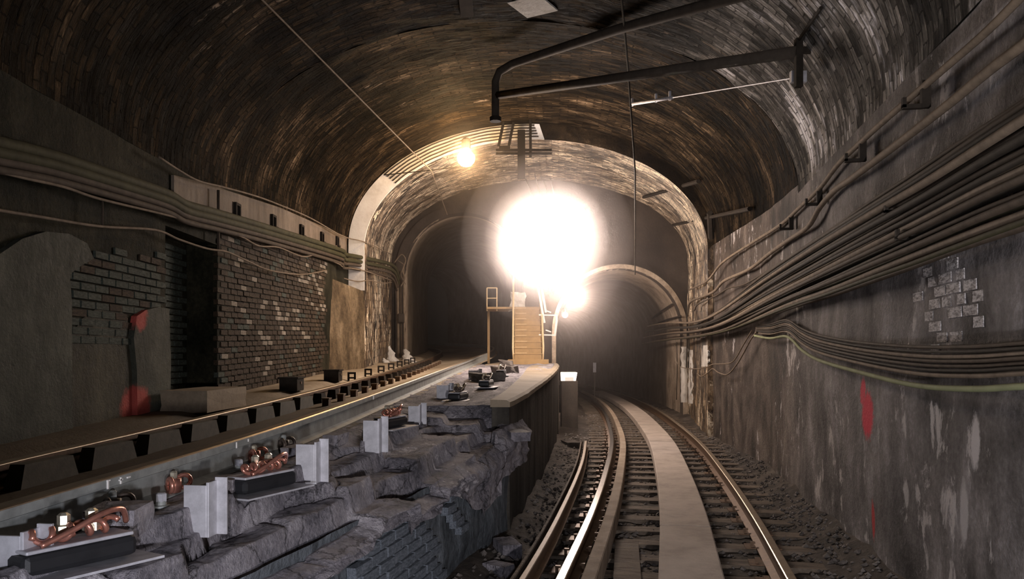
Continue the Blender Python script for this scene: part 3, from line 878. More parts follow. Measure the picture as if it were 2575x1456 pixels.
# ================================================================== upper track
front_rail = rail('running_rail', 'grey running rail along the broken bench, nearer rail of the upper track', XF, ZF, 1.0, 44, 0, M['rail_gray'], M['rail_dull'])
rail('running_rail', 'rail of the upper track nearest to the left brick wall', XB, ZB, 1.2, 40, 0, M['rust'], M['rail_dull'])
# chalk strokes on the side of the grey rail head
def y_at(px):
    for i in range(900):
        y = 1.5 + i * .01
        if CX + F * (XF(y) + .036) / y > px: return y
for px, parts in ((270, [(0, 0, .006, .034), (.004, .014, .014, .005)]), (304, [(0, 0, .005, .026), (0, .003, .018, .005)]), (320, [(0, .004, .016, .006)]), (594, [(0, 0, .006, .030)]), (624, [(0, .006, .006, .014)]), (938, [(0, 0, .008, .034), (.03, 0, .008, .03)])):
    y = y_at(px)
    mb = MB()
    for dy, dz, wy, hz_ in parts: mb.box((XF(y + dy) + .036, y + dy, ZF(y) - .022 + dz), (.004, wy * 1.6, hz_))
    mb.build('chalk_mark', M['white'], front_rail)
# rail chairs along the wall side rail
chair_body = MB().box((.08, 0, -.085), (.12, .22, .13), taper=.75).mesh('chair_body'); chair_body.materials.append(M['steel_dark'])
chair_long = MB().box((.075, 0, -.075), (.10, .50, .13), taper=.82).mesh('chair_body'); chair_long.materials.append(M['guard_dark'])
chair_cap = MB().box((.34, 0, -.10), (.07, .10, .13)).mesh('chair_stub'); chair_cap.materials.append(M['rust'])
chair_top = MB().box((.34, 0, -.030), (.085, .115, .014)).mesh('stub_cap'); chair_top.materials.append(M['guard'])
Y = 4.4; kc = -1
while Y < 21:
    kc += 1
    sl = (XB(Y + .05) - XB(Y - .05)) / .1
    t = bpy.data.objects.new('rail_chair', chair_long if Y < 9 else chair_body); C.objects.link(t)
    t.location = (XB(Y) + .03, Y, ZB(Y)); t.rotation_euler = (0, 0, -math.atan(sl))
    tag(t, ordinal(kc) + ' dark iron chair from the left along the wall side rail', 'rail chair', 'rail chairs of the upper track')
    for me_, nm in () if Y < 8.2 else ((chair_cap, 'stub'), (chair_top, 'stub_cap')):
        p = bpy.data.objects.new(nm, me_); C.objects.link(p); p.parent = t
    Y += .62
# small dark frames on the ledge behind that rail
br = MB(); 
br.box((-.05, 0, .07), (.03, .03, .16)); br.box((.05, 0, .07), (.03, .03, .16)); br.box((0, 0, .145), (.13, .03, .03)); br.box((0, 0, .07), (.10, .03, .025))
brm = br.mesh('brace'); brm.materials.append(M['steel_dark'])
for i, (px, py) in enumerate(((948, 926), (968, 921), (986, 916), (999, 911), (1012, 907), (1025, 902), (1037, 897))):
    Y = 12.6 + i * 1.25
    o = bpy.data.objects.new('rail_brace', brm); C.objects.link(o)
    o.location = (XB(Y) - .28, Y, drop(XB(Y) - .28, Y)); o.rotation_euler = (0, 0, .1)
    tag(o, ORD[i] + ' dark iron frame from the box on the wall ledge', 'rail brace', 'iron frames on the wall ledge')
for px, py, sx, lb in ((900, 948, .34, 'dark steel box on the ledge at the foot of the pier'), (822, 972, .40, 'low dark box on the ledge below the brick wall')):
    Y = 12.0 if px == 900 else 10.0
    x = XB(Y) - .42
    t = thing('equipment_box', (x, Y, drop(x, Y) - .01), lb, 'box', rz=.05)
    MB().box((0, 0, .09), (.22, sx, .16)).build('body', M['steel_dark'], t, bevel=.01)
    MB().box((0, 0, .175), (.25, sx + .04, .02)).build('lid', M['steel_dark'], t, bevel=.004)
    MB().box((.115, 0, .11), (.012, .05, .03)).build('latch', M['rust'], t)
# concrete block on the ledge by the recess
me = rock(.42, 1.05, .20, 21, 2, .06); me.materials.append(M['parapet'])
o = bpy.data.objects.new('ledge_block', me); C.objects.link(o); o.location = (-2.98, 7.75, drop(-2.98, 7.75) + .07); tag(o, 'long worn concrete block on the ledge under the wall recess', 'concrete block')

# ================================================================== bench things
def zsec(h, w):
    mb = MB()
    mb.box((0, 0, h / 2), (w, .014, h))
    return mb
posts = [(22, 1456, .20, .13, 'tall pale steel post cut off by the left picture edge'), (492, 1338, .205, .095, 'pale flaking steel post right of the first copper bond'),
         (768, 1212, .215, .10, 'pale steel post right of the middle copper bond'), (932, 1132, .215, .10, 'steel post left of the third copper bond'),
         (1040, 1062, .155, .09, 'small steel post right of the third copper bond'), (1112, 1002, .16, .12, 'small dull post, fifth along the bench'), (1190, 955, .16, .14, 'dull post farthest along the bench')]
for px, py, h, wd, lb in posts:
    p = hitg(px, py); z = p.z
    if px < 100: p = Vector((-1.515, 2.36, .76)); z = .76
    t = thing('steel_post', (p.x, p.y, z - .02), lb, 'post', rz=-.12)
    MB().box((0, 0, h / 2), (wd, .012, h)).build('face_plate', M['steel_pale'], t, bevel=.002)
    MB().box((wd * .5 + .004, .032, h / 2 + .006), (.012, .075, h + .012)).build('web', M['steel_pale'], t, bevel=.002)
    MB().box((wd * .5 + .026, .066, h / 2 + .012), (.05, .012, h + .024)).build('flange', M['steel_pale'], t, bevel=.002)

def bond(px, py, label, s=1.0, rz=-.35, copper='copper', nuts='brass', sheet=True):
    p = hitg(px, py)
    t = thing('copper_bond', (p.x, p.y, p.z + .004), label, 'cable bond', 'copper bonds on the bench', rz=rz)
    z = 0.0
    if sheet:
        MB().box((0, 0, .004), (.24 * s, .46 * s, .008)).build('base_sheet', M['steel_pale'], t)
        pad = MB().box((-.01, 0, .038 * s + .008), (.13 * s, .36 * s, .065 * s)).build('pad', M['black'], t, bevel=.018)
        pl = MB().box((-.01, 0, .0765 * s + .008), (.115 * s, .34 * s, .012 * s)).build('plate', M['steel_pale'], t, bevel=.005)
        z = .083 * s + .008
    r = .0125 * s
    r = .0095 * s
    for sg, y0, y1, x0 in ((1, -.15, .0, .012), (-1, .0, .13, .0)):
        pts = []
        for i in range(40):
            f = i / 39; a = f * math.pi * 2 * 2.6 + (0 if sg > 0 else 2)
            pts.append(Vector((x0 * s + .027 * s * math.cos(a), lerp(y0, y1, f) * s, z + r + .020 * s + .020 * s * math.sin(a) * sg)))
        MB().tube(pts, r, 7).build('bond_cable', M[copper], t, smooth=True)
    tail = smooth_path([Vector((.05 * s, -.13 * s, z + r)), Vector((.055 * s, -.04 * s, z + .04 * s)), Vector((.05 * s, .06 * s, z + .075 * s)), Vector((.01 * s, .15 * s, z + .07 * s)), Vector((-.03 * s, .19 * s, z + .02 * s))], 6)
    MB().tube(tail, r, 7).build('bond_cable', M[copper], t, smooth=True)
    for y in (-.015, .075):
        n = MB().lathe([(.028 * s, 0), (.028 * s, .03 * s), (.019 * s, .034 * s), (.019 * s, .062 * s), (.010 * s, .07 * s)], (-.035 * s, y * s, z + .012 * s), n=6).build('nut', M[nuts], t)
    return t
bond(188, 1432, 'bright copper bond cables with white nuts on a plate, nearest the camera', 1.0, -.55)
bond(662, 1238, 'copper bond cables with brass nuts on the middle black pad', 1.0, -.42)
bond(985, 1078, 'copper bond cables on a plate between the two small posts', 1.0, -.3)
bond(1155, 1008, 'dull bond with one shining nut far along the bench', 1.0, -.2, 'copper_dull')
bond(1225, 975, 'dark bond beside the near end of the parapet', 1.0, -.15, 'copper_dull')
bond(1262, 945, 'dark reddish bond farthest along the bench', 1.0, -.1, 'copper_dull')

def web_bond(px, py, label, copper):
    # clamped to the web of the near rail
    Y = None
    for i in range(400):
        y = 1.5 + i * .02
        q = Vector((XF(y) + .02, y, ZF(y) - .09))
        sx = CX + F * q.x / q.y
        if sx > px: Y = y; break
    b = Vector((XF(Y) + .035, Y, ZF(Y) - .10))
    t = thing('rail_bond', b, label, 'rail bond', 'bonds clamped to the grey rail', rz=-.08)
    r = .010
    for sg in (-1, 1):
        pts = [Vector((.012 + .022 * (1 - math.cos(a)) , sg * (.035 + .028 * (1 - math.cos(a)) * .8), .028 * math.sin(a) + .004)) for a in [i / 14 * 6.0 for i in range(15)]]
        MB().tube(pts, r, 7).build('bond_cable', M[copper], t, smooth=True)
    MB().lathe([(.03, -.03), (.034, 0), (.03, .03)], (.02, 0, -.005), n=12).build('clamp', M[copper], t, smooth=True)
    MB().lathe([(.016, 0), (.016, .028), (.009, .034)], (.02, 0, .022), n=6).build('nut', M['brass'] if copper == 'copper' else M['rail_gray'], t)
    return t
web_bond(258, 1270, 'dark tarnished bond on the grey rail, leftmost of four', 'copper_dull')
web_bond(415, 1225, 'copper bond on the grey rail left of the first whole post', 'copper')
web_bond(622, 1155, 'copper bond on the grey rail behind the middle pad', 'copper')
web_bond(698, 1130, 'dark tarnished bond on the grey rail behind the second whole post', 'copper_dull')
# shining bolt at the rail foot, and anchor bolts
for i, (px, py, lb) in enumerate(((405, 1278, 'shining anchor bolt at the rail foot left of the first whole post'), (600, 1185, 'dull anchor bolt at the rail foot behind the middle pad'))):
    p = hitg(px, py)
    t = thing('anchor_bolt', (p.x, p.y, p.z), lb, 'bolt')
    MB().lathe([(.034, 0), (.034, .012), (.02, .014), (.02, .03)], n=14).build('washer', M['rail_gray'], t)
    MB().lathe([(.022, 0), (.022, .03), (.014, .034)], (0, 0, .028), n=6).build('nut', M['steel_pale'], t)
# chunks of broken concrete lying on the bench
for i, (px, py, sz, rz, lb) in enumerate((
        (300, 1325, (.17, .20, .10), .1, 'blue-grey broken slab between the first copper bond and the first whole post'),
        (120, 1345, (.10, .13, .05), .5, 'flat pale fragment behind the nearest copper bond'),
        (565, 1225, (.10, .18, .06), .2, 'squared fragment left of the middle copper bond'),
        (735, 1140, (.08, .26, .06), .1, 'low block at the rail foot behind the second whole post'),
        (845, 1110, (.10, .24, .07), -.1, 'low block at the rail foot left of the third copper bond'),
        (1385, 1020, (.10, .12, .07), 0, 'pale brick fragment on the edge of the dividing wall'))):
    if i == 5: continue
    put_rock('concrete_chunk', px, py, sz, lb, 'concrete chunk', M['bench'], rz, 30 + i, jag=.12, sink=.25)
# rubble lumps by the far bench
for i, (x, y, lb) in enumerate(((-.12, 16.2, 'dark rubble lump beside the foot of the ochre stair'), (-.12, 13.5, 'dark reddish rubble pile against the parapet'), (-.35, 11.2, 'small rubble lump between the rail and the parapet'))):
    me = rock(.26, .4, .15, 50 + i, 3, .28); me.materials.append(M['ballast_stone'])
    o = bpy.data.objects.new('rubble_lump', me); C.objects.link(o); o.location = (x, y, drop(x, y, 2.2) + .04); o.rotation_euler = (0, 0, i)
    tag(o, lb, 'rubble')

# ================================================================== bricks
brick_v = MB().box((0, 0, 0), (1, 1, 1), taper=1.0)
def brick_mesh(nm, mat):
    bm = bmesh.new(); bmesh.ops.create_cube(bm, size=1.0)
    for v in bm.verts:
        if v.co.x > 0: v.co.y *= .97; v.co.z *= .92
    me = bpy.data.meshes.new(nm); bm.to_mesh(me); bm.free(); me.materials.append(mat)
    return me
BM_ = {k: brick_mesh('brick', M[k]) for k in ('brick_brown', 'brick_green', 'brick_pale', 'brick_grey', 'brick_white')}
def lay_bricks(parent, cells, limit=300):
    """cells: (X, Y, Z, len, height, rotz, material key); 300 largest as parts, the rest joined"""
    cells.sort(key=lambda c: c[1])
    rest = {}
    for i, (x, y, z, ln, hh, rz, mk) in enumerate(cells):
        d = .05
        if i < limit:
            o = bpy.data.objects.new('brick', BM_[mk]); C.objects.link(o); o.parent = parent
            o.location = (x, y, z); o.scale = (d, ln, hh); o.rotation_euler = (rnd.uniform(-.008, .008), rnd.uniform(-.05, .05), rz)
        else:
            mb = rest.setdefault(mk, MB())
            a = d / 2; b = ln / 2; c = hh / 2
            ca, sa = math.cos(rz), math.sin(rz)
            vs = []
            for xx, yy, zz in ((-a, -b, -c), (a, -b * .97, -c * .92), (a, b * .97, -c * .92), (-a, b, -c), (-a, -b, c), (a, -b * .97, c * .92), (a, b * .97, c * .92), (-a, b, c)):
                vs.append((x + xx * ca - yy * sa, y + xx * sa + yy * ca, z + zz))
            mb.add(vs, [(0, 1, 5, 4), (1, 2, 6, 5), (2, 3, 7, 6), (4, 5, 6, 7), (0, 3, 2, 1)])
    for mk, mb in rest.items():
        o = mb.build('brick_courses', M[mk], parent); o['kind'] = 'stuff'
def to_px(x, y, z): return CX + F * x / y, HY - F * (z - CZ) / y
strokes = [[(330, 760), (350, 800)], [(380, 660), (390, 740), (385, 930)], [(430, 690), (440, 690)], [(500, 740), (540, 740)], [(515, 760), (505, 830), (520, 900), (545, 990)], [(590, 770), (600, 850), (608, 900), (625, 1000)],
           [(600, 870), (640, 840), (690, 800)], [(720, 800), (716, 930), (712, 1060)], [(620, 950), (690, 925), (790, 965)], [(490, 850), (520, 850)], [(425, 830), (425, 880)], [(510, 1070), (540, 1080), (530, 1200)], [(490, 930), (495, 1000), (560, 1000)]]
def sd(px, py, a, b):
    ax, ay = a; bx, by = b
    t = clamp(((px - ax) * (bx - ax) + (py - ay) * (by - ay)) / max(1e-6, (bx - ax) ** 2 + (by - ay) ** 2))
    return math.hypot(px - ax - t * (bx - ax), py - ay - t * (by - ay))
def pale_here(x, y, z):
    px, py = to_px(x, y, z); cx, cy = (px - 450) * 2.426, (py - 450) * 2.426
    for s in strokes:
        for a, b in zip(s, s[1:]):
            if sd(cx, cy, a, b) < 15: return rnd.random() < .5
    if 720 < cx < 900 and 510 < cy < 700: return rnd.random() < .22
    if 800 < cx < 910 and 740 < cy < 850: return rnd.random() < .35
    return rnd.random() < .012
cells = []
row = 0; z = .86
while z < 3.02:
    y = 8.98 + (.107 if row % 2 else 0)
    while y < 14.35:
        zz = z + .028 * (y - 9)
        if zz > drop(XL + .1, y) - .06:
            edge = 14.0 + .3 * fbm((z * 3, 1, 2), 1.0, 3)
            if y < edge:
                mk = 'brick_pale' if pale_here(XL, y, zz) else ('brick_brown' if rnd.random() < .93 else 'brick_green')
                cells.append((XL - .010 + rnd.uniform(-.004, .006), y, zz, .203, .057, rnd.uniform(-.012, .012), mk))
        y += .215
    z += .068; row += 1
lay_bricks(bpy.data.objects['wall_left_far'], cells)
cells = []; row = 0; z = 1.0
while z < 2.68:
    y = REC0 + .11 + (.1 if row % 2 else 0)
    while y < REC1 - .08:
        cells.append((XL - RECD - .010 + rnd.uniform(-.004, .01), y, z, .203, .057, rnd.uniform(-.02, .02), 'brick_green'))
        y += .215
    z += .068; row += 1
lay_bricks(wall_recess, cells)
cells = []; row = 0; z = 1.60
while z < 2.75:
    y = 5.3 + (.1 if row % 2 else 0)
    while y < REC0 - .1:
        px, py = to_px(XL, y, z)
        if py > 640 + 20 * fbm((y, z, 1), 2.0, 2) and not (330 < px and py > 790) and not (px < 170 and py > 700):
            cells.append((XL - .008 + rnd.uniform(-.004, .006), y, z, .203, .057, rnd.uniform(-.012, .012), 'brick_green' if rnd.random() < .8 else 'brick_brown'))
        y += .215
    z += .068; row += 1
lay_bricks(wall_left, cells)
# dividing wall bricks
cells = []; row = 0; z = -.02
while z < .60:
    y = 2.2 + (.1 if row % 2 else 0)
    while y < 5.9:
        sl = (XW(y + .05) - XW(y - .05)) / .1
        msk = fbm((y * 1.3, z * 2.0, 6.6), 1.0, 3)
        if msk > -.22 - .35 * (4.8 - y) / 2 and z < .56 - .05 * abs(fbm((y * 3, 1, 1), 1.0, 2)):
            cells.append((XW(y) + .012 + rnd.uniform(-.005, .005), y, z + .02 * (y - 4), .205, .059, -math.atan(sl) + rnd.uniform(-.02, .02), 'brick_grey'))
        y += .206
    z += .068; row += 1
lay_bricks(wall_center, cells)

# patch of whitewashed bricks showing through the right wall
cells = []; rw = random.Random(5)
for row in range(11):
    z = 1.38 + row * .068
    for k_ in range(6):
        y = 3.95 + k_ * .212 + (.1 if row % 2 else 0)
        px, py = to_px(XR(y), y, z)
        dd = math.hypot((px - 2405) / 85, (py - 755) / 120)
        if rw.random() < 1.0 - .75 * dd:
            hx = shell.ray_cast(Vector((XR(y) - .6, y, z)), Vector((1, 0, 0)))[0]
            cells.append(((hx.x if hx else XR(y)) + .0205, y, z, .2 * rw.uniform(.55, 1), .062, math.pi - math.atan(.165), 'brick_white'))
lay_bricks(wall_right, cells)
# plaster panels on the near left wall (bricked-up arch, pier strip)
def wall_panel(name, pts, th, mat, parent):
    """pts in pixels on the left wall plane"""
    mb = MB(); n = len(pts); vs = []
    for dx in (0.0, th):
        for px, py in pts:
            q = P(px, py, XL * F / (px - CX)); vs.append((XL - .02 + dx + (.02 if dx else 0), q.y, q.z))
    fs = [tuple(range(n, 2 * n)), tuple(reversed(range(n)))] + [(i, (i + 1) % n, n + (i + 1) % n, n + i) for i in range(n)]
    mb.add(vs, fs)
    return mb.build(name, mat, parent)
M['panel'] = grime('pale_grey_render', [(0.3, (.028, .029, .021)), (0.5, (.062, .062, .046)), (0.7, (.12, .117, .09))], scale=1.6, stretch=(1, 1, .8), streak=.08, bump=.6, fine=14,
                   paint=[((XL, 6.95, 1.85), (.5, .16, .17), (.42, .07, .055)), ((XL, 6.92, 1.03), (.5, .26, .21), (.40, .065, .05))])
M['panel_dark'] = grime('dark_damp_patch', [(0.3, (.018, .016, .011)), (0.5, (.045, .04, .027)), (0.7, (.10, .09, .06))], scale=1.6, stretch=(1, 1, .5), bump=.7, fine=14,
                        paint=[((XL, 6.95, 1.85), (.5, .16, .17), (.38, .06, .05)), ((XL, 6.92, 1.03), (.5, .26, .21), (.40, .065, .05))])  # darker tone for the strip between the two render panels
wall_panel('render_panel', [(-60, 1150), (-60, 690), (-20, 640), (40, 600), (100, 582), (160, 588), (205, 612), (222, 650), (190, 668), (160, 690), (166, 760), (168, 1130)], .045, M['panel'], wall_left)
wall_panel('render_panel', [(332, 1110), (330, 930), (322, 850), (330, 795), (352, 780), (385, 772), (412, 776), (417, 900), (414, 1090)], .05, M['panel'], wall_left)
wall_panel('dark_panel', [(172, 1130), (170, 850), (205, 800), (240, 775), (290, 770), (318, 800), (318, 850), (328, 935), (328, 1110)], .012, M['panel_dark'], wall_left)
# cream plaster course above the bricks
M['cream'] = grime('cream_plaster_course', [(0.3, (.08, .058, .04)), (0.5, (.17, .13, .096)), (0.7, (.28, .225, .175))], scale=1.3, stretch=(1, 1, .4), streak=.12, bump=.4, fine=12)
wall_panel('plaster_course', [(430, 545), (548, 560), (700, 610), (868, 668), (868, 596), (800, 566), (700, 522), (562, 478), (545, 470), (430, 440)], .03, M['cream'], bpy.data.objects['wall_left_far'])
# ================================================================== cables on the right wall
XRC = curve1([(0, 1.66), (5, 2.49), (10.8, 3.45), (14, 3.74), (16, 3.86), (19, 4.22), (22, 4.50), (26, 4.62), (32, 4.45)])
XLC = curve1([(0, -3.2), (8, -3.2), (14.6, -3.2), (15.6, -3.12), (16.3, -2.86), (20, -2.95), (22, -3.02)])
def right_pt(px, py, off=0.0):
    u = (px - CX) / F
    lo, hi = 1.5, 40.0
    for _ in range(50):
        mid = (lo + hi) / 2
        if (XRC(mid) - off) / mid > u: lo = mid
        else: hi = mid
    Y = (lo + hi) / 2
    # follow the vault inwards when above the springing
    if Y < 16:
        for _ in range(6):
            z = CZ - (py - HY) / F * Y
            zs, r = vault1(Y)
            if z > zs:
                a, b = XL, XR(Y); c, hw = (a + b) / 2, (b - a) / 2
                x = c + (hw - .09 - off) * math.sqrt(max(0, 1 - ((z - zs) / (r - .05)) ** 2))
                Y = lerp(Y, x / u, .6)
    return P(px, py, Y)
def C8(x, y): return (1600 + x / 2.08, 300 + y / 2.08)
def cable(name, label, pts, r, mat, group=None, off=0.0, cat='cable', fn=None, n=5, jit=0.0, seed=0, run_on=True):
    rr = random.Random(seed)
    p3 = []
    for (px, py) in pts:
        q = (fn or right_pt)(px, py, off)
        p3.append(q + Vector((0, 0, rr.uniform(-jit, jit))))
    # carry the cable on along its wall, past the picture edge
    for flip in (False, True):
        q = list(reversed(p3)) if flip else p3
        a_, b_ = q[-2], q[-1]
        if run_on and b_.y < 6.2 and b_.y < a_.y:
            sl = clamp((b_.z - a_.z) / (b_.y - a_.y), -.35, .35); wall = XRC if b_.x > 0 else XLC
            dx = b_.x - wall(b_.y); new = []
            for k_ in range(1, 6):
                y_ = lerp(b_.y, -1.5, k_ / 5)
                new.append(Vector((wall(y_) + dx, y_, b_.z + sl * (y_ - b_.y) * (.9 - .09 * k_))))
            if flip: p3 = list(reversed(new)) + p3
            else: p3 = p3 + new
    o = MB().tube(smooth_path(p3, n), r, 8).build(name, mat, smooth=True)
    return tag(o, label, cat, group)
c1 = [C8(*p) for p in ((278, 892), (370, 845), (450, 750), (600, 650), (750, 555), (850, 465), (960, 360), (1060, 230), (1180, 115))] + [(2230, 298), (2360, 185), (2480, 80), (2590, -30)]
c2 = [C8(*p) for p in ((268, 1030), (275, 970), (300, 945), (400, 905), (460, 845), (590, 785), (700, 700), (800, 630), (900, 560), (960, 460), (1040, 370), (1140, 300), (1430, 80))] + [(2390, 258), (2490, 175), (2590, 100)]
c3 = [C8(*p) for p in ((305, 1000), (320, 970), (380, 940), (420, 922), (480, 885), (560, 865), (640, 822), (760, 745), (900, 655), (1050, 555), (1200, 450), (1400, 320), (1700, 120))] + [(2500, 304), (2590, 246)]
cable('wall_cable', 'topmost cable on the right wall, curving up alone', c1, .021, M['cable_tan'])
cable('wall_cable', 'second cable from the top on the right wall, with a sharp bend', c2, .026, M['cable_tan'])
cable('wall_cable', 'kinked thin cable third from the top on the right wall', c3, .014, M['cable_brown'])
up = [(60, 1080), (180, 1060), (280, 1062), (400, 1020), (640, 835), (900, 660), (1200, 470), (1500, 285), (1850, 50), (2060, -90)]
lo = [(20, 1190), (160, 1165), (300, 1148), (480, 1112), (800, 990), (1000, 930), (1250, 842), (1450, 770), (1750, 660), (2060, 555)]
NC = 19
mats = ['cable_brown', 'cable_dark', 'cable_tan', 'cable_dark', 'cable_brown', 'cable_dark', 'cable_brown']
rr = random.Random(11)
for i in range(NC):
    t = i / (NC - 1)
    tt = t ** 1.05
    j1 = rr.uniform(-.012, .012)
    pts = []
    for k, (a, b) in enumerate(zip(up, lo)):
        f = clamp(tt + j1 + .010 * math.sin(k * 1.3 + i * 2.1) * (1 if 0 < k < 9 else .5))
        # the fan is bundled in four strands at its left end
        if k < 4:
            f = lerp(round(f * 3.4) / 3.4, f, (.16, .2, .25, .45)[k])
        pts.append(C8(lerp(a[0], b[0], f), lerp(a[1], b[1], f)))
    mk = mats[i % 7]
    r = (.020, .016, .024, .015, .018, .022, .014)[i % 7]
    if i in (9, 10): r, mk = .028, 'cable_tan'
    if i > 14 and i % 2: mk = 'cable_olive'
    lab = ORD[i] + ' cable from the top of the thick fan on the right wall'
    cable('wall_cable', lab, pts, r, M[mk], 'cable bundle on the right wall', off=.03 + .035 * (i % 3), seed=i)
# drooping cables on the right
dl = [(620, 1132), (700, 1146), (790, 1137), (870, 1210), (960, 1262), (1180, 1326), (1450, 1390), (1750, 1410), (2060, 1395)]
du = [(630, 1078), (700, 1072), (785, 1050), (860, 1092), (950, 1128), (1150, 1165), (1450, 1190), (1750, 1190), (2060, 1170)]
ND = 8
for i in range(ND):
    t = i / (ND - 1)
    tt = t * .8 if i < ND - 1 else 1.0
    pts = [C8(lerp(a[0], b[0], tt), lerp(a[1], b[1], tt)) for a, b in zip(du, dl)]
    if i == ND - 1:
        o = cable('wall_cable', 'pale green cable sagging lowest across the right wall', pts, .016, M['cable_green'], off=.06)
    else:
        cable('wall_cable', ORD[i] + ' thin cable from the top of the sagging set on the right wall', pts, (.012, .009, .014, .010)[i % 4], M[('cable_brown', 'cable_dark', 'cable_tan', 'cable_brown')[i % 4]], 'sagging cables on the right wall', off=.02 + .02 * (i % 2))
lp = [(632, 1110), (600, 1150), (560, 1225), (520, 1290), (475, 1335), (430, 1325), (400, 1305), (375, 1325), (340, 1345), (318, 1330)]
cable('wall_cable', 'looping cable hanging lowest between the arch jamb and the bundle', [C8(*p) for p in lp], .011, M['cable_tan'], off=.05)
lp = [(605, 1105), (560, 1180), (520, 1250), (490, 1275), (440, 1280), (400, 1282), (370, 1295), (320, 1305), (260, 1302), (222, 1288), (208, 1250), (200, 1180)]
cable('wall_cable', 'looping cable across the lit jamb above the lowest loop', [C8(*p) for p in lp], .010, M['cable_tan'], off=.07)
# vertical drops at the arch jamb
for i, (x0, y0, y1, r, lb) in enumerate(((1732, 835, 925, .012, 'thin vertical cable on the lit jamb, right of a pair'), (1727, 770, 925, .014, 'thin vertical cable on the lit jamb, left of a pair'), (1702, 860, 1005, .012, 'dark vertical cable down to the ground at the right portal'))):
    cable('jamb_cable', lb, [(x0, y0), (x0 + 1, (y0 + y1) / 2), (x0 - 1, y1)], r, M['cable_dark'], off=.06)
# pale sheets painting in the light on the right portal jamb
def jamb_light_sheet(px0, px1, py0, py1, nx, ny, off, parent_name, seed):
    vs = []; fs = []
    for j in range(ny + 1):
        for i in range(nx + 1):
            w0 = px0 + 5 * noise.noise(Vector((j * .35, seed, 0))); w1 = px1 + 5 * noise.noise(Vector((j * .35, seed, 4)))
            q = hit(lerp(w0, w1, i / nx), lerp(py0, py1, j / ny), off * (0.3 if i in (0, nx) or j in (0, ny) else 1))
            vs.append(tuple(q))
    for j in range(ny):
        for i in range(nx):
            a = j * (nx + 1) + i; fs.append((a, a + 1, a + nx + 2, a + nx + 1))
    o = MB().add(vs, fs).build('lime_run', M['calcite'], bpy.data.objects[parent_name], smooth=True)
jamb_light_sheet(1712, 1728, 872, 1012, 4, 24, .03, 'ceiling_chamber', 1.0)
jamb_light_sheet(1731, 1742, 880, 1015, 3, 24, .025, 'ceiling_chamber', 3.0)
jamb_light_sheet(1764, 1784, 868, 922, 4, 10, .02, 'ceiling_chamber', 7.0)
# short bars on the portal lining
for i, (a, b, lb) in enumerate((((1640, 800), (1690, 765), 'short dark pipe slanting across the right portal lining'), ((1655, 812), (1712, 795), 'second short pipe on the right portal lining, below the slanting one'))):
    p, q = hit(*a, .06), hit(*b, .08)
    tag(MB().tube([p, (p + q) / 2 + Vector((0, 0, .02)), q], .025, 7).build('short_pipe', M['steel_dark'], smooth=True), lb, 'pipe')
# hooks carrying the bundle
hk = MB(); hk.box((.02, 0, 0), (.05, .04, .16)); hk.box((-.05, 0, -.07), (.12, .035, .025)); hk.box((-.10, 0, -.045), (.02, .035, .06))
hkm = hk.mesh('hook'); hkm.materials.append(M['steel_dark'])
for i, (px, py, lb) in enumerate(((2318, 238, 'dark hook under the topmost right cable, nearest'), (2162, 380, 'dark hook under the topmost right cable, middle'), (2055, 495, 'dark hook between the two topmost right cables'), (1985, 560, 'dark hook under the topmost right cable, farthest'),
                                  (2270, 505, 'dark hook in the middle of the right cable bundle'), (2300, 570, 'dark hook low in the right cable bundle'))):
    p = right_pt(px, py, .01)
    o = bpy.data.objects.new('cable_hook', hkm); C.objects.link(o); o.location = p; o.rotation_euler = (0, 0, -.16)
    tag(o, lb, 'hook', 'hooks of the right cable bundle')

# ================================================================== cables on the left wall
def left_pt(px, py, off=0.0):
    u = (px - CX) / F
    lo_, hi_ = 2.0, 30.0
    for _ in range(50):
        mid = (lo_ + hi_) / 2
        if (XLC(mid) + off) / mid < u: lo_ = mid
        else: hi_ = mid
    return P(px, py, (lo_ + hi_) / 2)
base = [(-40, 348), (60, 372), (150, 396), (300, 445), (420, 486), (470, 514), (550, 536), (700, 580), (855, 628), (868, 640), (905, 647), (985, 666), (1000, 690), (1004, 705)]
off_l = [0, 0, 0, 0, 0, 0, 0, 0, 0, 0, 0, 0, 0, 0]
labs = ['thick topmost cable of the left wall bundle', 'thick second cable of the left wall bundle', 'third cable of the left wall bundle', 'lowest thick cable of the left wall bundle']
for i in range(4):
    gap = [26, 24, 22, 19, 17, 16, 15, 13, 12, 12, 11, 11, 9, 9]
    pts = [(x - (2 * i if x > 860 else 0), y + gp * i * (1.0 if i < 2 else .92)) for (x, y), gp in zip(base, gap)]
    cable('wall_cable', labs[i], pts, (.042, .040, .032, .028)[i], M[('cable_olive', 'cable_olive', 'cable_brown', 'cable_brown')[i]], 'left wall cable bundle', off=.012 * (i % 2), fn=left_pt)
thin = [[(-40, 420), (50, 445), (160, 470), (250, 500), (400, 536), (500, 562), (600, 592), (650, 618), (700, 622), (760, 645), (800, 642), (852, 664), (865, 672), (920, 682), (985, 706)],
        [(-40, 522), (100, 545), (250, 569), (390, 578), (450, 602), (520, 625), (570, 633), (620, 655), (680, 680), (760, 690), (820, 680)],
        [(400, 395), (450, 428), (500, 455), (560, 470), (640, 492), (700, 514), (780, 548), (850, 588), (880, 600), (920, 610), (985, 640)],
        [(865, 700), (900, 708), (930, 705), (960, 712), (985, 710)]]
tl = ['thin pale wire just below the left wall bundle', 'thin wire sagging well below the left wall bundle', 'thin wire strung along the top of the cream plaster', 'short slack wire across the foot of the white band']
for p, lb in zip(thin, tl):
    cable('wall_wire', lb, p, .011, M['cable_tan'], cat='wire', fn=left_pt, off=.02)
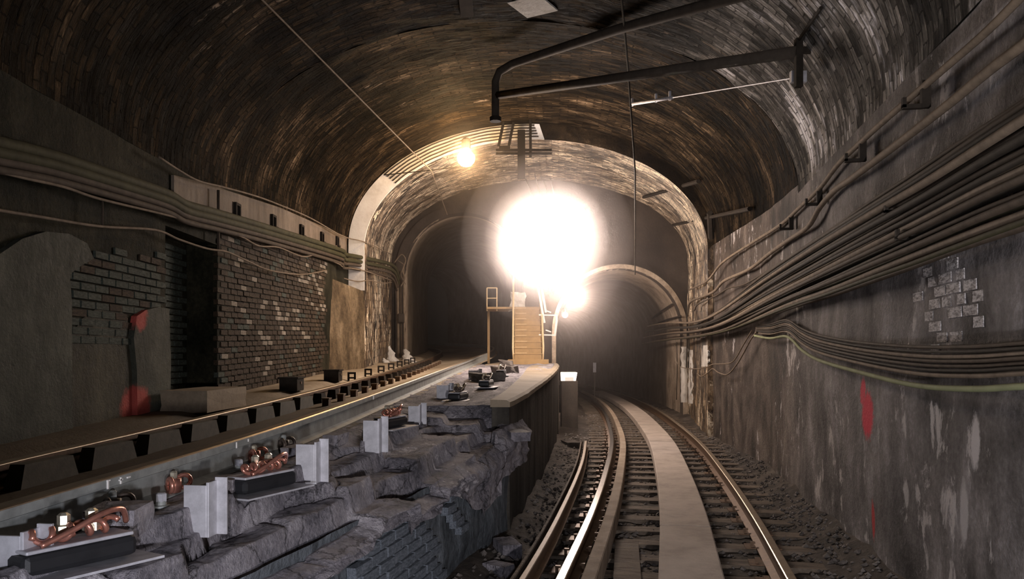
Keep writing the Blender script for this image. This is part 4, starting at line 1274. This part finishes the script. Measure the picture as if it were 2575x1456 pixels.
for px, y0, y1, lb in ((549, 478, 545, 'vertical conduit above the left bundle beside the recess'), (549, 575, 632, 'vertical conduit below the left bundle beside the recess'), (258, 500, 572, 'thin vertical drop between two wires on the near left wall')):
    p, q = left_pt(px, y0, .0), left_pt(px, y1, .0)
    tag(MB().tube([p, q], .016 if px > 500 else .008, 7).build('conduit', M['cable_brown'], smooth=True), lb, 'conduit')
# iron brackets above the left bundle
bk = MB(); bk.box((0, -.09, .0), (.05, .03, .17)); bk.box((0, -.02, .07), (.05, .16, .03)); bk.box((0, .05, 0), (.05, .03, .16)); bk.box((0, .12, -.07), (.05, .14, .03))
bkm = bk.mesh('bracket'); bkm.materials.append(M['steel_dark'])
for px, py, lb in ((597, 530, 'iron bracket on the cream plaster, nearest of five'), (688, 557, 'iron bracket on the cream plaster, second of five'), (759, 580, 'iron bracket on the cream plaster, third of five'), (810, 597, 'iron bracket on the cream plaster, fourth of five'), (848, 607, 'iron bracket on the cream plaster next to the white band')):
    q = P(px, py, (XL + .04) * F / (px - CX))
    o = bpy.data.objects.new('cable_bracket', bkm); C.objects.link(o); o.location = q
    tag(o, lb, 'bracket', 'iron brackets on the left wall')
# conduits and lime deposits at the left portal jamb
for i, (px, r, lb) in enumerate(((1000, .035, 'pale vertical conduit at the left portal jamb'), (1007, .03, 'vertical conduit at the left portal jamb, second of three'), (1015, .022, 'thin vertical conduit at the left portal jamb'))):
    Y = 21.0
    a, b = P(px, 690 - 8 * i, Y), P(px + 2, 880, Y)
    b.z = 1.45
    tag(MB().tube([a, lerp(a, b, .5), b], r, 8).build('conduit', M[('cable_tan', 'cable_brown', 'cable_tan')[i]], smooth=True), lb, 'conduit')
t = thing('junction_box', P(1009, 800, 20.9), 'small pale junction box on the conduits of the left jamb', 'junction box')
MB().box((0, 0, 0), (.16, .12, .24)).build('body', M['steel_grey'], t, bevel=.01); MB().box((0, -.065, 0), (.13, .02, .2)).build('lid', M['steel_grey'], t)
for i, (pts, r, lb) in enumerate(((((992, 660), (1010, 640), (1020, 655), (1012, 680), (1018, 700), (1008, 720)), .016, 'tangle of wire at the top of the left jamb'), (((1000, 655), (1016, 668), (1008, 690), (1020, 715)), .012, 'short curl of wire on the left jamb'))):
    p3 = [P(x, y, 20.8) for x, y in pts]
    tag(MB().tube(smooth_path(p3, 6), r, 6).build('wire_tangle', M['cable_tan'], smooth=True), lb, 'wire')
def mound(px, py, Y, w_, h_, lb, seed):
    mb = MB(); vs = []; fs = []; n = 14; m_ = 10
    b = P(px, py, Y)
    zb = drop(b.x, Y, 2.6) - .05
    for j in range(m_ + 1):
        t_ = j / m_; rad = w_ * (1.15 - t_) ** .8 * (1 + .5 * noise.noise(Vector((t_ * 4, seed, 0))))
        for i in range(n):
            a = 6.283 * i / n
            rd = rad * (1 + .6 * noise.noise(Vector((math.cos(a) * 1.7, math.sin(a) * 1.7, t_ * 5 + seed))))
            vs.append((b.x + rd * math.cos(a) - .10 * t_, Y + rd * math.sin(a), zb + h_ * t_ * (1 + .15 * noise.noise(Vector((math.cos(a) * 2, math.sin(a) * 2, seed))))))
    for j in range(m_):
        for i in range(n): fs.append((j*n + i, j*n + (i+1) % n, (j+1)*n + (i+1) % n, (j+1)*n + i))
    fs.append(tuple(m_*n + i for i in range(n)))
    mb.add(vs, fs)
    tag(mb.build('lime_mound', M['calcite'], smooth=True), lb, 'lime deposit')
mound(988, 885, 20.0, .13, .42, 'white lime deposit left of the conduits at the left jamb', 1.0)
mound(1028, 885, 20.6, .17, .36, 'white lime deposit right of the conduits at the left jamb', 5.0)
mound(975, 900, 19.0, .12, .16, 'low lime crust at the foot of the left jamb', 8.0)

# ================================================================== lamps
def bulb_lamp(name, c, label, mat, r, power, color, mount):
    t = thing(name, c, label, 'lamp')
    prof = [(r * .35, r * 1.1), (r * .45, r * .8), (r * .9, r * .35), (r, 0), (r * .9, -r * .45), (r * .55, -r * .85), (r * .05, -r)]
    MB().lathe(prof, n=16).build('bulb', mat, t, smooth=True)
    MB().lathe([(r * .5, r * 1.0), (r * .5, r * 2.0), (r * .3, r * 2.2)], n=12).build('socket', M['steel_dark'], t)
    m_ = mount - Vector(c)
    MB().tube([(0, 0, r * 2.1), m_], .012, 6).build('cord', M['cable_dark'], t)
    l = point(name + '_light', c, power, color, r); l.parent = t; l.location = (0, -r * 1.6, 0)
    return t
p = P(1172, 397, 15.0)
bulb_lamp('arch_lamp', p, 'warm glowing bulb lamp under the white arch band', M['bulb'], .17, 170, (1.0, .66, .32), Vector((p.x, Y1 - .1, p.z + .35)))
for px, py, r, pw, lb in ((1445, 748, .15, 260, 'bright work lamp on the left haunch of the right portal'), (1421, 792, .075, 20, 'small round lamp below the bright work lamp of the right portal')):
    p = P(px, py, 21.4)
    bulb_lamp('portal_lamp', p, lb, M['bulb_pink'], r, pw, (1.0, .80, .68), Vector((p.x - .1, 21.95, p.z + .2)))
# lit white lamp box on its pillar at the end of the dividing wall
p = P(1431, 952, 17.6)
t = thing('marker_lamp', (p.x, p.y, -.2), 'bright white lamp box on a dark pillar at the end of the dividing wall', 'lamp')
MB().box((0, 0, .57), (.36, .40, 1.14)).build('pillar', M['bulkhead'], t, bevel=.015)
h_ = p.z + .2
MB().add([(-.17, -.14, h_ - .15), (.12, -.14, h_ - .15), (.12, .14, h_ - .15), (-.17, .14, h_ - .15), (-.18, -.17, h_ + .14), (.17, -.17, h_ + .14), (.17, .17, h_ + .14), (-.18, .17, h_ + .14)],
         [(3, 2, 1, 0), (4, 5, 6, 7), (0, 1, 5, 4), (1, 2, 6, 5), (2, 3, 7, 6), (3, 0, 4, 7)]).build('housing', M['lens'], t, bevel=.012)
MB().box((-.005, -.165, h_ - .03), (.19, .012, .13)).build('diffuser', M['white'], t, bevel=.01)

# ================================================================== ochre stair between the portals
SX0, SX1, SY0, SZ0 = .06, .66, 17.7, 1.30
t = thing('steel_stair', ((SX0 + SX1) / 2, SY0, SZ0), 'ochre painted steel stair climbing between the two portals', 'stair')
wdt = SX1 - SX0; ns = 9; rise, run = .135, .16
for i in range(ns):
    MB().box((0, i * run + .012, i * rise + rise / 2 + .10), (wdt, .02, rise)).build('riser', M['yellow'], t)
    tr_ = MB().box((0, i * run + run / 2, (i + 1) * rise + .10), (wdt + .02, run + .02, .025)).build('tread', M['yellow'], t)
    MB().box((-wdt * .25, -run / 2 + .004 + run / 2 + i * run - (0), (i + 1) * rise + .115), (wdt * .42, .018, .012)).build('nosing', M['yellow_pale'], t)
MB().box((0, -.05, .05), (wdt + .30, .22, .12)).build('foot_plate', M['yellow'], t)
for s in (-1, 1):
    sm_ = MB(); x = s * (wdt / 2 + .02)
    th_ = .02
    vs = []
    for xx in (x - th_ / 2, x + th_ / 2):
        vs += [(xx, -.05, 0), (xx, ns * run, 0), (xx, ns * run, ns * rise + .16), (xx, ns * run - .2, ns * rise + .16), (xx, -.05, .22)]
    sm_.add(vs, [(0, 1, 2, 3, 4), (9, 8, 7, 6, 5)] + [(i, (i + 1) % 5, 5 + (i + 1) % 5, 5 + i) for i in range(5)])
    sm_.build('stringer', M['yellow'], t)
    rl = [Vector((x + s * .02, -.02, .35)), Vector((x + s * .0, ns * run, ns * rise + 1.0))]
    MB().tube([Vector((x, -.02, .0)), rl[0], rl[1], Vector((x, ns * run + .5, ns * rise + 1.0))], .022, 8).build('handrail', M['yellow_pale'], t, smooth=True)
    for f in (.33, .66, 1.0):
        q = lerp(rl[0], rl[1], f)
        MB().tube([(x, f * ns * run, f * ns * rise), q], .018, 6).build('baluster', M['yellow_pale'], t)
# landing
lz = ns * rise + .13
MB().box((-.32, ns * run + .55, lz), (1.30, 1.1, .05)).build('landing', M['yellow'], t)
for x in (-.95, .30):
    for y in (.95,):
        MB().box((x, ns * run + y, lz / 2), (.06, .06, lz)).build('landing_leg', M['yellow'], t)
# side cage railing at the landing, left
rg_ = thing('guard_rail', P(1237, 780, 19.3), 'small pale guard rail at the left end of the stair landing', 'railing')
for x in (-.12, .12): MB().tube([(x, 0, -.02), (x, 0, .54)], .015, 6).build('post', M['yellow_pale'], rg_)
for z in (.03, .29, .54): MB().tube([(-.12, 0, z), (.12, 0, z)], .013, 6).build('bar', M['yellow_pale'], rg_)
# white pipes and bracket right of the stair
lad = thing('pipe_bracket', P(1375, 800, 18.3), 'white pipes and brackets standing right of the stair', 'pipe bracket')
def LQ(px, py, Y=18.3): return P(px, py, Y) - P(1375, 800, 18.3)
for a, b in (((1353, 722), (1369, 812)), ((1362, 722), (1373, 786))):
    MB().tube([LQ(*a), LQ(*b)], .028, 8).build('pipe', M['white'], lad)
for y0 in (793, 843):
    MB().tube([LQ(1355, y0 - 1), LQ(1397, y0)], .018, 6).build('arm', M['white'], lad)
MB().tube([LQ(1398, 790), LQ(1400, 805), LQ(1395, 845)], .032, 8).build('upright', M['white'], lad)
for y0 in (784, 833): MB().tube([LQ(1372, y0 - 3), LQ(1386, y0 + 2)], .016, 6).build('clip', M['white'], lad)
# pale bundle on the stair landing
me = rock(.35, .3, .42, 71, 3, .5); me.materials.append(M['calcite'])
q = P(1302, 752, 19.6); o = bpy.data.objects.new('white_bundle', me); C.objects.link(o); o.location = (q.x, q.y, SZ0 + lz + .20)
tag(o, 'crumpled whitish bundle lying on the stair landing', 'bundle')
# small post in the lower tunnel
q = PZ(1495, 960, -.1); Y = 31.0; q = P(1495, 905, Y)
t = thing('tunnel_marker', (q.x, Y, -.15), 'thin pale marker post deep in the lower tunnel', 'marker post')
MB().box((0, 0, .55), (.05, .05, 1.1)).build('post', M['steel_grey'], t); MB().box((0, -.03, 1.2), (.12, .02, .38)).build('plate', M['steel_pale'], t)

# ================================================================== ceiling ironwork
def ceil_path(pts, off): return [hit(px, py, off) for px, py in pts]
a = P(1246, 300, 11.0); b = P(1246, 205, 11.0)
far = ceil_path([(1560, 72), (1830, -2)], .07)
path = [a, lerp(a, b, .5), b, P(1256, 180, 10.95), P(1290, 160, 10.8)] + [lerp(P(1290, 160, 10.8), far[0], .5)] + far + [far[-1] + (far[-1] - far[0]) * .8]
t = thing('bent_pipe', b, 'thick grey conduit bending down from the vault above the left track', 'conduit')
MB().tube([p_ - b for p_ in path], .055, 10).build('pipe', M['steel_grey'], t, smooth=True)
MB().lathe([(.08, -.03), (.08, .03)], a - b, n=10).build('end_flange', M['steel_dark'], t)
e = hit(2008, 130, .10); s_ = P(1250, 240, 11.0)
o = MB().tube([s_, e], .055, 8).build('cross_bar', M['steel_grey'], smooth=True); tag(o, 'long cross bar slung under the vault towards the right wall', 'bar')
hb = thing('hanger_bracket', e, 'dark hanger bracket holding the cross bar at the right', 'bracket')
MB().box((0, 0, -.10), (.06, .06, .42)).build('strap', M['steel_dark'], hb); MB().tube([(0, 0, .1), hit(2065, 20, .02) - e], .016, 6).build('rod', M['steel_dark'], hb); MB().box((.08, .02, .02), (.16, .05, .05)).build('arm', M['steel_dark'], hb)
# slim white rod with fittings
ra, rb = hit(1590, 262, .25), hit(2018, 192, .12)
t = thing('fitting_rod', ra, 'slim pale rod with clamps below the cross bar', 'rod')
mid = lerp(ra, rb, .35)
MB().tube([(0, 0, 0), mid - ra], .022, 8).build('tube', M['steel_pale'], t, smooth=True)
MB().tube([mid - ra, rb - ra], .008, 6).build('wire', M['steel_pale'], t)
MB().box(lerp(ra, rb, .985) - ra, (.14, .05, .10)).build('end_plate', M['steel_pale'], t)
for f in (0.0, .22, .33): MB().box(lerp(ra, rb, f) - ra + Vector((0, 0, .03)), (.03, .03, .12)).build('clamp', M['steel_pale'], t)
# wires
def wire(name, pts, r, mat, label): return tag(MB().tube(pts, r, 6).build(name, mat), label, 'wire')
w1 = [hit(640, -20, .03), P(1085, 430, 15.2), P(1125, 540, 21.7)]
wire('ceiling_wire', w1, .010, M['cable_tan'], 'thin straight wire from the upper left vault down to the left portal')
wire('ceiling_wire', [hit(1562, -20, .03), P(1580, 180, 9.4), P(1597, 430, 11.5), P(1597, 690, 16.5)], .012, M['cable_dark'], 'long dark wire dropping from the vault past the cross bar')
wire('ceiling_wire', [P(965, 440, 15.9), P(1085, 428, 15.6), P(1150, 420, 15.7)], .010, M['cable_dark'], 'dark wire tied across the left haunch of the ring arch')
# dark bars on the right haunch
for a, b, r, lb in (((1618, 496), (1756, 456), .04, 'dark bar on the right haunch above the right portal'), ((1692, 566), (1885, 525), .035, 'dark lower bar reaching to the right wall'),):
    p_, q_ = hit(*a, .08), hit(*b, .08)
    tag(MB().tube([p_, q_], r, 7).build('support_bar', M['steel_dark']), lb, 'bar')
p_ = hit(1785, 535, .1); q_ = hit(1788, 598, .1)
tag(MB().tube([p_, q_], .06, 6).build('support_strut', M['steel_dark']), 'short dark upright strut where the lower bar meets the arch', 'strut')
# hanger at the crown with its arms, its silhouette darkness put into the colour
p_ = P(1311, 335, 15.7)
t = thing('crown_hanger', p_, 'dark hanger post with side arms below the arch crown', 'hanger')
MB().box((0, 0, -.42), (.15, .10, .95)).build('post', M['steel_black'], t)
MB().box((.18, 0, -.02), (.05, .05, .9)).build('rod', M['steel_black'], t)
for z in (-.33, -.40): MB().box((.05, 0, z), (1.1, .06, .035)).build('arm', M['steel_black'], t)
MB().box((-.33, 0, -.30), (.22, .05, .10)).build('clip', M['steel_black'], t)
MB().box((-.20, 0, -.02), (.05, .08, .46), ry=.2).build('clamp', M['steel_black'], t)
MB().box((-.40, 0, -.02), (.05, .08, .46), ry=.2).build('clamp', M['steel_black'], t)
# slim cables following the white band
for k in range(5):
    pts = []
    for i in range(22):
        th = lerp(math.pi * .20, TH1 - .03, i / 21)
        o_ = ell(R1O[0], R1O[1] - .02, R1O[2], R1O[3] - .03, th); q_ = ell(*R1I, th)
        f = .12 + .19 * k
        pts.append(Vector((lerp(o_[0], q_[0], f), Y1 - .065, lerp(o_[1], q_[1], f) + .004 * math.sin(i * 1.7 + k))))
    tag(MB().tube(pts, .011, 6).build('arch_cable', M['cable_brown'], smooth=True), ORD[k] + ' slim cable from the outer edge of the white arch band', 'cable', 'slim cables on the white band')
# faded white sign plates under the crown at the top edge
for px, py, wd, hh, lb in ((1340, 12, .38, .16, 'pale flaking patch plate on the vault at the top edge'), (1172, 8, .14, .10, 'small grey patch plate on the vault at the top edge')):
    q = hit(px, py, .0); d = (q - EYE).normalized()
    loc, nrm, idx, dist = shell.ray_cast(EYE, d)
    if nrm.dot(d) > 0: nrm = -nrm
    o = MB().box((0, 0, 0), (wd, .45, .02)).build('patch_plate', M['calcite'] if wd > .2 else M['steel_grey'])
    o.location = loc + nrm * .015; o.rotation_euler = nrm.to_track_quat('Z', 'Y').to_euler(); tag(o, lb, 'plate')

# ================================================================== chamber haze, then the floodlight's glare built as volumes
hz = bpy.data.materials.new('dusty_haze'); hz.use_nodes = True
nt = hz.node_tree; nt.nodes.remove(nt.nodes['Principled BSDF'])
vsn = nt.nodes.new('ShaderNodeVolumeScatter'); vsn.inputs['Color'].default_value = (.95, .84, .80, 1); vsn.inputs['Density'].default_value = .018; vsn.inputs['Anisotropy'].default_value = .90
nt.links.new(vsn.outputs[0], nt.nodes['Material Output'].inputs['Volume'])
o = MB().box((.5, 16.9, 3.4), (9.5, 10.4, 8.0)).build('haze', hz)
tag(o, 'thin dusty haze hanging around the floodlight in the chamber', 'haze', kind='stuff')

for rad, den in ((1.12, .055), (1.55, .022)):  # two scattering balls added to imitate the lamp's glare
    h2 = hz.copy(); h2.name = 'lamp_glow_haze'
    h2.node_tree.nodes['Volume Scatter'].inputs['Density'].default_value = den; h2.node_tree.nodes['Volume Scatter'].inputs['Anisotropy'].default_value = .35
    h2.node_tree.nodes['Volume Scatter'].inputs['Color'].default_value = (1.0, .92, .90, 1)
    c = P(1375, 605, 14.2)
    o = MB().lathe([(rad * math.sin(math.pi * k / 20) + .001, -rad * math.cos(math.pi * k / 20)) for k in range(21)], c, n=32).build('haze', h2)
    tag(o, 'floodlight glare added as a glowing ball close around the lamp' if rad < 1.3 else 'fainter floodlight glare added as a wider ball around the lamp', 'haze', kind='stuff')
